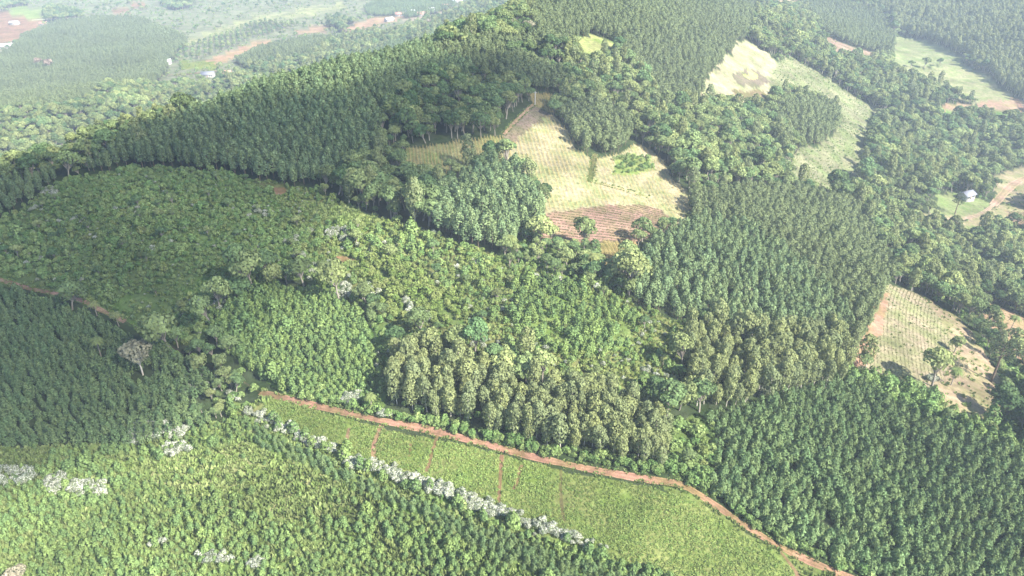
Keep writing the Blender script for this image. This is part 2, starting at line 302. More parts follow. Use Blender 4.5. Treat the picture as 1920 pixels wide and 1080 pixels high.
# roads and tracks: polylines on the photo, width in metres
def line_world(pts):
    d = []
    for a, b in zip(pts, pts[1:]):
        k = max(1, int(math.hypot(b[0] - a[0], b[1] - a[1]) / 12))
        d += [(a[0] + (b[0] - a[0]) * i / k, a[1] + (b[1] - a[1]) * i / k) for i in range(k)]
    d.append(pts[-1])
    x, y = hit([p[0] for p in d], [p[1] for p in d])
    for _ in range(2):
        x[1:-1] = (x[:-2] + 2 * x[1:-1] + x[2:]) / 4; y[1:-1] = (y[:-2] + 2 * y[1:-1] + y[2:]) / 4
    return x, y
ROADS = [
 ('dirt_road', [(488,736),(540,748),(600,763),(700,786),(800,805),(900,830),(1000,857),(1100,879),(1200,897),(1280,908),(1330,940),(1400,988),(1460,1025),(1530,1058),(1610,1090),(1750,1150),(1900,1230)], 2.0, (0.40,0.225,0.155)),
 ('dirt_road', [(-200,490),(-60,510),(20,530),(60,543),(110,551),(150,561),(200,587),(235,603)], 1.35, (0.40,0.245,0.175)),
 ('field_track', [(235,603),(300,640),(380,680),(440,705),(488,736)], .35, (0.12,0.1,0.06)),
 ('field_track', [(716,797),(706,820),(695,848),(703,866)], 1.3, (0.38,0.23,0.15)),
 ('field_track', [(820,817),(812,842),(800,884)], .8, (0.26,0.17,0.09)),
 ('field_track', [(941,853),(938,895),(935,944)], .8, (0.28,0.17,0.10)),
 ('field_track', [(1052,881),(1051,930),(1057,978)], .7, (0.18,0.16,0.07)),
 ('field_track', [(655,803),(650,825)], .9, (0.32,0.2,0.13)),
 ('field_track', [(978,872),(972,892),(964,918)], .8, (0.32,0.2,0.12)),
 ('field_track', [(770,832),(768,856)], .6, (0.28,0.2,0.1)),
 ('field_track', [(1462,1033),(1485,1060),(1502,1090),(1530,1150)], .9, (0.26,0.17,0.10)),
 ('field_track', [(1116,288),(1111,318),(1105,342)], 2.0, (0.17,0.16,0.07)),
 ('field_track', [(1110,340),(1150,350),(1220,370)], 2.0, (0.42,0.38,0.2)),
 ('field_track', [(1000,196),(965,228),(945,252)], 1.6, (0.46,0.29,0.2)),
 ('dirt_road', [(1960,325),(1900,342),(1880,365),(1862,385)], 5, (0.46,0.31,0.22)),
 ('dirt_road', [(1905,186),(1915,205),(1925,235)], 4, (0.34,0.2,0.14)),
 ('dirt_road', [(740,52),(790,40),(830,30),(880,10),(925,-10)], 9, (0.55,0.42,0.33)),
 ('dirt_road', [(1735,408),(1790,412),(1835,408),(1862,385)], 2.5, (0.46,0.33,0.24)),
 ('dirt_road', [(60,38),(80,37),(155,33)], 6, (0.65,0.6,0.52)),
 ('dirt_road', [(290,142),(350,140),(420,132)], 5, (0.42,0.28,0.2)),
]
road_lines = [(nme, *line_world(pts), wd, tuple(.60 * q for q in col)) for nme, pts, wd, col in ROADS]
def near_road(X, Y, margin):
    res = np.zeros(len(X), bool)
    for nme, x, y, wd, col in road_lines:
        if wd < .5: continue
        m = (X > x.min() - 6) & (X < x.max() + 6) & (Y > y.min() - 6) & (Y < y.max() + 6)
        idx = np.nonzero(m)[0]
        if not len(idx): continue
        best = np.full(len(idx), 1e9)
        for i in range(len(x) - 1):
            ax, ay, bx, by = x[i], y[i], x[i + 1], y[i + 1]
            L2 = (bx - ax) ** 2 + (by - ay) ** 2 + 1e-9
            tt = np.clip(((X[idx] - ax) * (bx - ax) + (Y[idx] - ay) * (by - ay)) / L2, 0, 1)
            best = np.minimum(best, np.hypot(X[idx] - ax - tt * (bx - ax), Y[idx] - ay - tt * (by - ay)))
        res[idx[best < wd / 2 + margin]] = True
    return res

# ------------------------------------------------------------------ materials
def mat_new(name):
    m = bpy.data.materials.new(name); m.use_nodes = True
    m.node_tree.nodes.clear()
    return m, m.node_tree
def nd(t, typ, **kw):
    x = t.nodes.new(typ)
    for k, v in kw.items(): setattr(x, k, v)
    return x
def mixrgb(t, fac, a, b, typ='MIX'):
    m = nd(t, 'ShaderNodeMix', data_type='RGBA', blend_type=typ)
    for s, v in ((0, fac), (6, a), (7, b)):
        if hasattr(v, 'node'): t.links.new(v, m.inputs[s])
        else: m.inputs[s].default_value = v if s == 0 else (*v, 1)
    return m.outputs[2]
def foliage(name, a, b, trans=0.27, patch=(0.9, 1.1), patch_scale=0.012):
    m, t = mat_new(name)
    oi = nd(t, 'ShaderNodeObjectInfo')
    at = nd(t, 'ShaderNodeAttribute', attribute_name='tint')
    col = mixrgb(t, oi.outputs['Random'], a, b)
    geo = nd(t, 'ShaderNodeNewGeometry')
    ns = nd(t, 'ShaderNodeTexNoise'); ns.inputs['Scale'].default_value = patch_scale; ns.inputs['Detail'].default_value = 3
    t.links.new(geo.outputs['Position'], ns.inputs['Vector'])
    mr = nd(t, 'ShaderNodeMapRange'); mr.inputs[1].default_value = .3; mr.inputs[2].default_value = .7
    mr.inputs[3].default_value = patch[0]; mr.inputs[4].default_value = patch[1]
    t.links.new(ns.outputs[0], mr.inputs[0])
    ml = nd(t, 'ShaderNodeMath', operation='MULTIPLY'); t.links.new(mr.outputs[0], ml.inputs[0]); t.links.new(at.outputs['Fac'], ml.inputs[1])
    vm = nd(t, 'ShaderNodeVectorMath', operation='SCALE'); t.links.new(col, vm.inputs[0]); t.links.new(ml.outputs[0], vm.inputs['Scale'])
    d = nd(t, 'ShaderNodeBsdfDiffuse'); t.links.new(vm.outputs[0], d.inputs[0])
    tr = nd(t, 'ShaderNodeBsdfTranslucent'); t.links.new(vm.outputs[0], tr.inputs[0])
    mx = nd(t, 'ShaderNodeMixShader'); mx.inputs[0].default_value = trans
    t.links.new(d.outputs[0], mx.inputs[1]); t.links.new(tr.outputs[0], mx.inputs[2])
    o = nd(t, 'ShaderNodeOutputMaterial'); t.links.new(mx.outputs[0], o.inputs[0])
    return m
def plain(name, col, rough=.9, noise=.25, scale=1.5):
    m, t = mat_new(name)
    geo = nd(t, 'ShaderNodeTexCoord')
    ns = nd(t, 'ShaderNodeTexNoise'); ns.inputs['Scale'].default_value = scale; ns.inputs['Detail'].default_value = 5
    t.links.new(geo.outputs['Object'], ns.inputs['Vector'])
    c = mixrgb(t, ns.outputs[0], tuple(x * (1 - noise) for x in col), tuple(min(1, x * (1 + noise)) for x in col))
    p = nd(t, 'ShaderNodeBsdfPrincipled'); t.links.new(c, p.inputs['Base Color']); p.inputs['Roughness'].default_value = rough
    o = nd(t, 'ShaderNodeOutputMaterial'); t.links.new(p.outputs[0], o.inputs[0])
    return m
def ground_mat(name, bump=0.35):
    m, t = mat_new(name)
    at = nd(t, 'ShaderNodeAttribute', attribute_name='col')
    geo = nd(t, 'ShaderNodeNewGeometry')
    out = at.outputs['Color']
    for sc_, lo, hi, det in ((0.05, .72, 1.28, 4), (0.6, .72, 1.28, 5), (4.0, .8, 1.2, 2)):
        ns = nd(t, 'ShaderNodeTexNoise'); ns.inputs['Scale'].default_value = sc_; ns.inputs['Detail'].default_value = det
        t.links.new(geo.outputs['Position'], ns.inputs['Vector'])
        mr = nd(t, 'ShaderNodeMapRange'); mr.inputs[1].default_value = .3; mr.inputs[2].default_value = .7; mr.inputs[3].default_value = lo; mr.inputs[4].default_value = hi
        t.links.new(ns.outputs[0], mr.inputs[0])
        vm = nd(t, 'ShaderNodeVectorMath', operation='SCALE'); t.links.new(out, vm.inputs[0]); t.links.new(mr.outputs[0], vm.inputs['Scale']); out = vm.outputs[0]
        last = ns
        if sc_ < .1: hue = ns
    n2 = nd(t, 'ShaderNodeTexNoise'); n2.inputs['Scale'].default_value = .11; n2.inputs['Detail'].default_value = 6; n2.inputs['Roughness'].default_value = .65
    t.links.new(geo.outputs['Position'], n2.inputs['Vector'])
    m2 = nd(t, 'ShaderNodeMapRange'); m2.inputs[1].default_value = .42; m2.inputs[2].default_value = .62
    t.links.new(n2.outputs[0], m2.inputs[0])
    tinted = mixrgb(t, 1.0, out, (.70, .88, .62), 'MULTIPLY'); out = mixrgb(t, m2.outputs[0], out, tinted)
    bp = nd(t, 'ShaderNodeBump'); bp.inputs['Strength'].default_value = bump; bp.inputs['Distance'].default_value = .3
    t.links.new(last.outputs[0], bp.inputs['Height'])
    d = nd(t, 'ShaderNodeBsdfDiffuse'); t.links.new(out, d.inputs[0]); t.links.new(bp.outputs[0], d.inputs['Normal'])
    o = nd(t, 'ShaderNodeOutputMaterial'); t.links.new(d.outputs[0], o.inputs[0])
    return m
M = dict(
 ground=ground_mat('ground'), road=ground_mat('road'),
 euc=foliage('gum leaves', (0.188, 0.224, 0.109), (0.232, 0.257, 0.106)),
 pine=foliage('pine needles', (0.116, 0.184, 0.079), (0.162, 0.218, 0.089), patch=(.8, 1.25)),
 young=foliage('young pine needles', (0.138, 0.216, 0.081), (0.201, 0.273, 0.087), patch=(.8, 1.25), patch_scale=.03),
 tall=foliage('tall pine needles', (0.136, 0.198, 0.097), (0.180, 0.233, 0.104), patch=(.8, 1.2)),
 palep=foliage('pale pine needles', (0.135, 0.171, 0.081), (0.168, 0.202, 0.091), patch=(.85, 1.15)),
 broad=foliage('broad leaves', (0.090, 0.155, 0.065), (0.236, 0.269, 0.108), patch=(.62, 1.4), patch_scale=.03),
 shrub=foliage('shrub leaves', (0.130, 0.219, 0.071), (0.227, 0.291, 0.105), patch=(.8, 1.2), patch_scale=.03),
 yshrub=foliage('lime leaves', (0.151, 0.218, 0.058), (0.230, 0.263, 0.092), patch=(.85, 1.15), patch_scale=.03),
 flower=foliage('white blossom', (0.340, 0.357, 0.289), (0.425, 0.425, 0.357), trans=.15),
 fleaf=foliage('pale shrub leaves', (0.132, 0.176, 0.083), (0.187, 0.220, 0.110)),
 grass=foliage('grass blades', (0.154, 0.216, 0.063), (0.226, 0.266, 0.104), patch=(.75, 1.25), patch_scale=.05),
 soy=foliage('soybean leaves', (0.140, 0.210, 0.058), (0.21, 0.255, 0.082), patch=(.70, 1.28), patch_scale=.035),
 maize=foliage('dry maize', (0.330, 0.270, 0.112), (0.413, 0.323, 0.150), trans=.15),
 crop=foliage('crop row leaves', (0.12, 0.13, 0.06), (0.16, 0.155, 0.08)),
 palm=foliage('palm fronds', (0.13, 0.17, 0.06), (0.19, 0.21, 0.08)),
 arau=foliage('araucaria needles', (0.050, 0.075, 0.035), (0.07, 0.095, 0.045)),
  dry=foliage('dry pale leaves', (0.25, 0.24, 0.16), (0.30, 0.27, 0.19)),
 pinkdry=foliage('reddish dry leaves', (0.23, 0.17, 0.13), (0.26, 0.20, 0.15)),
 bark=plain('grey bark', (0.24, 0.21, 0.17)), pbark=plain('pale bark', (0.45, 0.41, 0.34)), dbark=plain('brown bark', (0.12, 0.085, 0.06)),
 wall=plain('pale plaster', (0.36, 0.34, 0.31), noise=.08), roof=plain('clay tiles', (0.42, 0.21, 0.15)), groof=plain('grey sheet roof', (0.17, 0.175, 0.20), .6, .12),
 wroof=plain('pale sheet roof', (0.55, 0.55, 0.53), .6, .08), dark=plain('dark glass', (0.05, 0.055, 0.06), .3), wood=plain('door wood', (0.2, 0.12, 0.07)),
 concrete=plain('concrete', (0.5, 0.48, 0.44)),
)

# ------------------------------------------------------------------ mesh helpers
def mesh_np(name, V, F, mats, mi=None, tint=None, smooth=False):
    """F: (n,3) or (n,4) array, or list of arrays"""
    me = bpy.data.meshes.new(name)
    if not isinstance(F, list): F = [F]
    F = [f for f in F if len(f)]
    nl = sum(f.size for f in F); npol = sum(len(f) for f in F)
    me.vertices.add(len(V)); me.vertices.foreach_set('co', np.asarray(V, np.float32).ravel())
    me.loops.add(nl); me.loops.foreach_set('vertex_index', np.concatenate([f.ravel() for f in F]).astype(np.int32))
    me.polygons.add(npol)
    sizes = np.concatenate([np.full(len(f), f.shape[1]) for f in F])
    me.polygons.foreach_set('loop_start', np.concatenate([[0], np.cumsum(sizes)[:-1]]).astype(np.int32))
    for m in (mats if isinstance(mats, (list, tuple)) else [mats]): me.materials.append(m)
    if mi is not None: me.polygons.foreach_set('material_index', np.asarray(mi, np.int32))
    if smooth: me.polygons.foreach_set('use_smooth', np.ones(npol, bool))
    me.update(calc_edges=True)
    if tint is not None:
        a = me.attributes.new('tint', 'FLOAT', 'FACE'); a.data.foreach_set('value', np.asarray(tint, np.float32))
    return me
def obj(name, me, parent=None):
    o = bpy.data.objects.new(name, me); C.objects.link(o)
    if parent: o.parent = parent
    return o
def tag(o, label=None, cat=None, group=None, kind=None):
    if label: o['label'] = label
    if cat: o['category'] = cat
    if group: o['group'] = group
    if kind: o['kind'] = kind
    return o

def unit(v): return v / (np.linalg.norm(v, axis=1, keepdims=True) + 1e-9)
def leaves(P, N, size, rs, wild=.42, aspect=1.0):
    """leaf clumps as bent quads"""
    n_ = len(P)
    nn = unit(N + rs.normal(0, wild, (n_, 3)))
    a = unit(np.cross(nn, unit(rs.normal(0, 1, (n_, 3))))); b = np.cross(nn, a)
    s = (np.asarray(size) * rs.uniform(.65, 1.35, n_))[:, None] * .5
    bend = nn * s * .35
    V = np.stack([P - a * s * aspect, P - b * s * .8 + bend, P + a * s * aspect, P + b * s * .8 + bend], 1).reshape(-1, 3)
    F = np.arange(n_ * 4).reshape(-1, 4)
    return V, F
def blob_points(blobs, count, rs, shell=(.8, 1.06)):
    w_ = np.array([b[1][0] * b[1][2] for b in blobs]); w_ = w_ / w_.sum()
    P = []; N = []; T = []
    bt = rs.uniform(.82, 1.18, len(blobs))
    while sum(len(p) for p in P) < count:
        k = rs.choice(len(blobs), count, p=w_)
        c = np.array([b[0] for b in blobs])[k]; r = np.array([b[1] for b in blobs])[k]
        d = unit(rs.normal(0, 1, (count, 3))); d[:, 2] = np.where(d[:, 2] < -.5, -d[:, 2], d[:, 2])
        p = c + d * r * rs.uniform(*shell, (count, 1))
        ok = np.ones(count, bool)
        for j, (cc, rr) in enumerate(blobs):
            q = np.sum(((p - np.array(cc)) / np.array(rr)) ** 2, 1)
            ok &= (q > .62) | (k == j)
        P.append(p[ok]); N.append(unit(d / r * np.mean(r))[ok]); T.append(bt[k][ok])
    return np.concatenate(P)[:count], np.concatenate(N)[:count], np.concatenate(T)[:count]
def tube(path, radii, seg=6):
    V = []; F = []
    for i, (p, r) in enumerate(zip(path, radii)):
        for k in range(seg):
            a = 2 * math.pi * k / seg
            V.append((p[0] + r * math.cos(a), p[1] + r * math.sin(a), p[2]))
    for i in range(len(path) - 1):
        for k in range(seg):
            F.append((i * seg + k, i * seg + (k + 1) % seg, (i + 1) * seg + (k + 1) % seg, (i + 1) * seg + k))
    return np.array(V), np.array(F)
def limb(a, b, r0, r1, seg=5):
    a = Vector(a); b = Vector(b); d = (b - a).normalized(); u = d.orthogonal().normalized(); v = d.cross(u)
    V = []
    for p, r in ((a, r0), (b, r1)):
        for k in range(seg):
            t_ = 2 * math.pi * k / seg
            V.append(p + u * r * math.cos(t_) + v * r * math.sin(t_))
    F = [(k, (k + 1) % seg, seg + (k + 1) % seg, seg + k) for k in range(seg)]
    return np.array([tuple(x) for x in V]), np.array(F)
def joinp(parts):
    V = []; F = []; o_ = 0
    for v, f in parts: V.append(v); F.append(f + o_); o_ += len(v)
    return np.concatenate(V), np.concatenate(F)

class Proto: pass
def build_proto(name, crown, trunk, crown_mats, trunk_mat, cmi=None):
    """crown=(V,F,tint) trunk=(V,F) or None"""
    p = Proto(); p.name = name
    V, F, T = crown
    p.crown = mesh_np(name + '_crown', V, F, crown_mats, cmi, T)
    if trunk is None:
        p.trunk = None; p.whole = p.crown
    else:
        tv, tf = trunk
        p.trunk = mesh_np(name + '_trunk', tv, tf, trunk_mat, None, np.ones(len(tf)), smooth=True)
        cm = list(crown_mats) if isinstance(crown_mats, (list, tuple)) else [crown_mats]
        mi = np.concatenate([cmi if cmi is not None else np.zeros(len(F)), np.full(len(tf), len(cm))])
        p.whole = mesh_np(name, np.concatenate([V, tv]), np.concatenate([F, tf + len(V)]), cm + [trunk_mat], mi, np.concatenate([T, np.ones(len(tf))]))
    return p

def p_euc(i):
    rs = np.random.default_rng(100 + i)
    blobs = []
    for k in range(20):
        f = k / 19; z = 2.2 + f * 6.6
        R_ = 2.05 * math.sin(math.pi * (0.10 + .80 * (1 - f) ** .8)) + .15
        a = k * 2.4 + rs.uniform(-.5, .5); q = R_ * rs.uniform(.3, .62)
        s = rs.uniform(.7, 1.15) * (0.52 + R_ * .36)
        blobs.append(((q * math.cos(a), q * math.sin(a), z + rs.uniform(-.4, .4)), (s, s, s * 1.15)))
    P, N, bt = blob_points(blobs, 900, rs)
    V, F = leaves(P, N, .52, rs)
    T = bt * rs.uniform(.78, 1.22, len(F))
    l = rs.uniform(-.3, .3, 2)
    tr = tube([(0, 0, -.5), (l[0] * .3, l[1] * .3, 4), (l[0], l[1], 6), (0, 0, 8.6)], [.16, .12, .08, .03])
    return build_proto('eucalyptus', (V, F, T), tr, [M['euc']], M['pbark'])
def p_pine(i, kind, mat, H, R_, base, nleaf, size, tip=.75):
    rs = np.random.default_rng(200 + i + len(kind) * 31)
    n_ = nleaf
    nw = int(6 + H * .9); lev = rs.integers(0, nw, n_)
    # chance of a level falls with its radius
    f = (lev + rs.uniform(-.25, .25, n_)) / nw; f = np.clip(f ** 1.15, 0, 1)
    rad = R_ * (np.sin(np.pi * np.clip(.22 + .78 * f, 0, 1)) ** tip) * rs.uniform(.55, 1.08, n_)
    nb = rs.integers(5, 8, nw)[lev]; ph = rs.uniform(0, 6.28, nw)[lev]
    a = ph + np.round(rs.uniform(0, 1, n_) * nb) / nb * 2 * np.pi + rs.normal(0, .26, n_)
    z = base + (H - base) * f + rad * .18
    P = np.stack([rad * np.cos(a), rad * np.sin(a), z], 1)
    P[-12:] = np.stack([rs.normal(0, .05 * R_, 12), rs.normal(0, .05 * R_, 12), H * (1 + rs.uniform(-.08, .05, 12))], 1)
    N = unit(np.stack([np.cos(a), np.sin(a), np.full(n_, .75)], 1))
    V, F = leaves(P, N, size, rs, wild=.36, aspect=1.1)
    T = rs.uniform(.7, 1.3, n_) * (rs.uniform(.85, 1.15, nw)[lev])
    tr = None
    if base > 1.0: tr = tube([(0, 0, -.5), (0, 0, base), (0, 0, H * .93)], [.15, .12, .03])
    return build_proto(kind, (V, F, T), tr, [M[mat]], M['dbark'])
def p_broad(i, mat='broad', tm='bark', H=8.5, R_=3.0, name='broadleaf', nl=760, open_=0):
    rs = np.random.default_rng(300 + i)
    blobs = []; limbs = []
    nb = 12
    for k in range(nb):
        a = k * 2.4 + rs.uniform(-.5, .5); q = R_ * math.sqrt((k + .4) / nb) * .72
        z = H * .52 + (1 - (q / R_) ** 2) * H * .30 + rs.uniform(-.5, .5)
        s = R_ * rs.uniform(.33, .5) * (1 - open_)
        c = (q * math.cos(a), q * math.sin(a), z); blobs.append((c, (s, s, s * .82)))
        limbs.append(limb((0, 0, H * .3), c, .11, .04))
    P, N, bt = blob_points(blobs, nl, rs)
    V, F = leaves(P, N, .66, rs)
    T = bt * rs.uniform(.72, 1.28, len(F))
    tr = joinp([tube([(0, 0, -.6), (.1, 0, H * .2), (0, .1, H * .35), (0, 0, H * .7)], [.26, .2, .16, .05])] + limbs)
    return build_proto(name, (V, F, T), tr, [M[mat]], M[tm])
def p_shrub(i, mat, name, n_=170, white=0):
    rs = np.random.default_rng(400 + i + len(name))
    blobs = []
    for k in range(6):
        a = k * 2.4 + rs.uniform(-.4, .4); q = .62 * math.sqrt(k / 6)
        s = rs.uniform(.42, .62)
        blobs.append(((q * math.cos(a), q * math.sin(a), .65 + rs.uniform(0, .75) * (1 - q)), (s, s, s * 1.1)))
    P, N, bt = blob_points(blobs, n_, rs)
    V, F = leaves(P, N, .36 if not white else .23, rs)
    T = bt * rs.uniform(.7, 1.3, len(F))
    mats = [M[mat]]; mi = None
    if white:
        top = (N[:, 2] > .1) & (rs.uniform(0, 1, n_) < white)
        mi = top.astype(int); mats = [M[mat], M['flower']]
    return build_proto(name, (V, F, T), None, mats, None, mi)
def p_tuft(i, mat, name, h, r, n_=16, wdt=.14):
    rs = np.random.default_rng(500 + i + len(name))
    V = []; F = []
    for k in range(n_):
        a = rs.uniform(0, 6.28); q = r * math.sqrt(rs.uniform(0, 1)); lean = rs.uniform(.1, .5) * h
        b = np.array([q * math.cos(a), q * math.sin(a), 0]); hh = h * rs.uniform(.6, 1.1)
        tip = b + np.array([math.cos(a) * lean, math.sin(a) * lean, hh]); s = np.array([-math.sin(a), math.cos(a), 0]) * wdt
        o_ = len(V); V += [b - s, b + s, (b + tip) / 2 + s + (0, 0, hh * .12), tip]; F.append((o_, o_ + 1, o_ + 2, o_ + 3))
    return build_proto(name, (np.array(V), np.array(F), rs.uniform(.75, 1.25, n_)), None, [M[mat]], None)
def p_leafy(i, mat, name, r, n_=26, size=.22):
    rs = np.random.default_rng(600 + i + len(name))
    d = unit(rs.normal(0, 1, (n_, 3))); d[:, 2] = abs(d[:, 2])
    P = d * np.array([r, r, r * .75]) * rs.uniform(.5, 1.05, (n_, 1)); P[:, 2] += .08
    V, F = leaves(P, unit(d + (0, 0, .6)), size, rs, wild=.5)
    return build_proto(name, (V, F, rs.uniform(.75, 1.3, n_)), None, [M[mat]], None)
def p_maize(i):
    rs = np.random.default_rng(700 + i)
    V, F = tube([(0, 0, -.1), (0, 0, 1.1), (0, 0, 2.1)], [.035, .03, .015], 3)
    parts = [(V, F)]
    for k in range(9):
        a = k * 2.7 + rs.uniform(-.3, .3); z = .4 + k * .18; L = rs.uniform(.35, .6)
        d = np.array([math.cos(a), math.sin(a), 0]); s = np.array([-d[1], d[0], 0]) * .06
        b = np.array([0, 0, z]); m = b + d * L * .5 + (0, 0, .12); e = b + d * L + (0, 0, -.25)
        parts.append((np.array([b - s, b + s, m + s, m - s]), np.array([[0, 1, 2, 3]])))
        parts.append((np.array([m - s, m + s, e + s * .3, e - s * .3]), np.array([[0, 1, 2, 3]])))
    V, F = joinp(parts)
    return build_proto('maize', (V, F, rs.uniform(.7, 1.25, len(F))), None, [M['maize']], None)

PROTO = {
 'eucalyptus': [p_euc(i) for i in range(6)],
 'young_pine': [p_pine(i, 'young_pine', 'young', 3.0, .95, .1, 230, .38) for i in range(5)],
 'pine': [p_pine(i, 'pine', 'pine', 5.2, 1.35, .4, 300, .46) for i in range(6)],
 'tall_pine': [p_pine(i, 'tall_pine', 'tall', 9.6, 1.75, 2.6, 340, .60, tip=.65) for i in range(6)],
 'pale_pine': [p_pine(i + 20, 'pale_pine', 'palep', 9.0, 1.85, 3.2, 340, .60, tip=.5) for i in range(6)],
 'broadleaf': [p_broad(i, R_=3.0 + .25 * (i % 3), H=8 + (i % 4) * .8) for i in range(7)],
 'shrub': [p_shrub(i, 'shrub', 'shrub') for i in range(5)],
 'yellow_shrub': [p_shrub(i, 'yshrub', 'yellow_shrub') for i in range(4)],
 'flowering_shrub': [p_shrub(i, 'fleaf', 'flowering_shrub', 380, .55) for i in range(5)],
 'grass': [p_tuft(i, 'grass', 'grass', .55, .6, 18, .16) for i in range(4)],
 'soy': [p_leafy(i, 'soy', 'soy', .48) for i in range(5)],
 'crop': [p_leafy(i, 'crop', 'crop', .42, 18) for i in range(4)],
 'maize': [p_maize(i) for i in range(4)],
}

# ------------------------------------------------------------------ ground sheet
dep = np.radians(np.concatenate([np.linspace(88, 60, 12)[:-1], np.arange(60, 7.0, -0.105), np.arange(7.0, 0.9, -0.18)]))
rad = np.unique(np.concatenate([[4.0], 130 / np.tan(dep)]))
extra = np.geomspace(rad.max() * 1.05, 14000, 8)
rad = np.concatenate([rad, extra])
ang = np.radians(np.concatenate([np.arange(-180, -42, 4.0), np.arange(-42, 42.01, 0.13), np.arange(46, 180.1, 4.0)]))
RR, AA = np.meshgrid(rad, ang, indexing='ij')
GX = (RR * np.sin(AA)).ravel(); GY = (RR * np.cos(AA)).ravel()
GZ = height(GX, GY)
own = owner(GX, GY)
cols = np.array([FOR] + [p['col'] for p in parcels])[own + 1]
far = np.hypot(GX, GY) > 2600
cols[far & (own < 0)] = (0.10, 0.12, 0.06)
nr, na = len(rad), len(ang)
ii, jj = np.meshgrid(np.arange(nr - 1), np.arange(na - 1), indexing='ij')
a0 = (ii * na + jj).ravel()
GF = np.stack([a0, a0 + na, a0 + na + 1, a0 + 1], 1)[:, ::-1]
me = mesh_np('ground', np.stack([GX, GY, GZ], 1), GF, [M['ground']], smooth=True)
def set_cols(me, c):
    a = me.color_attributes.new('col', 'FLOAT_COLOR', 'POINT')
    a.data.foreach_set('color', np.concatenate([c, np.ones((len(c), 1))], 1).astype(np.float32).ravel())
set_cols(me, cols)
tag(obj('ground', me), kind='structure')

for nme, x, y, wd, col in road_lines:
    dxx = np.gradient(x); dyy = np.gradient(y); L = np.hypot(dxx, dyy) + 1e-9
    nx, ny = -dyy / L, dxx / L
    wv = wd * (1 + .5 * (vnoise(x, y, 5, 5) - .5) + .25 * (vnoise(x, y, 1.6, 6) - .5))
    K = 13; offs = np.linspace(-.5, .5, K)
    VX = (x[:, None] + nx[:, None] * offs * wv[:, None]).ravel(); VY = (y[:, None] + ny[:, None] * offs * wv[:, None]).ravel()
    dist = np.hypot(VX, VY)
    VZ = height(VX, VY) + 0.05 + 0.05 * (dist > 300) + .3 * (dist > 600)
    c = np.tile(np.array(col), (len(VX), 1))
    o5 = np.tile(offs, len(x))
    c *= (1 + .22 * np.cos(o5 * 12.56))[:, None] * np.where((abs(o5) < .1) | (abs(o5) > .42), .82, 1.0)[:, None] * (0.85 + .3 * vnoise(VX, VY, 2.5, 8))[:, None]
    i0 = (np.arange(len(x) - 1)[:, None] * K + np.arange(K - 1)[None]).ravel()
    f = np.stack([i0, i0 + 1, i0 + 1 + K, i0 + K], 1)
    me = mesh_np(nme, np.stack([VX, VY, VZ], 1), f, [M['road']], smooth=True); set_cols(me, c)
    tag(obj(nme, me), kind='structure')

# ------------------------------------------------------------------ planting
pts = {k: [] for k in PROTO}
def frustum(X, Y, mx=160, top=260, bot=420):
    Z = height(X, Y)
    u, v, d = project(X, Y, Z)
    return Z, (d > 5) & (u > -mx) & (u < 1920 + mx) & (v > -top) & (v < 1080 + bot)
def grid(x0, x1, y0, y1, s, jit, ang_=0.0):
    cx, cy = (x0 + x1) / 2, (y0 + y1) / 2; h_ = math.hypot(x1 - x0, y1 - y0) / 2 + s
    nn = int(2 * h_ / s) + 1
    g = (np.arange(nn) - nn / 2) * s
    a, b = np.meshgrid(g, g); a = a.ravel() + rng.uniform(-jit, jit, nn * nn) * s; b = b.ravel() + rng.uniform(-jit, jit, nn * nn) * s
    X = cx + a * math.cos(ang_) - b * math.sin(ang_); Y = cy + a * math.sin(ang_) + b * math.cos(ang_)
    m = (X > x0) & (X < x1) & (Y > y0) & (Y < y1)
    return X[m], Y[m]
ROADM = {'pale_pine': 1.8, 'grass': .1, 'shrub': .9, 'yellow_shrub': .9, 'flowering_shrub': .8, 'young_pine': .9, 'pine': 1.6, 'eucalyptus': 2.4, 'tall_pine': 1.8, 'broadleaf': 2.6}
_cx, _cy = hit([268, 275, 192], [703, 722, 672])
CLEAR = [(_cx[0] + (_cx[1] - _cx[0]) * .4, _cy[0] + (_cy[1] - _cy[0]) * .4), (_cx[2], _cy[2])]
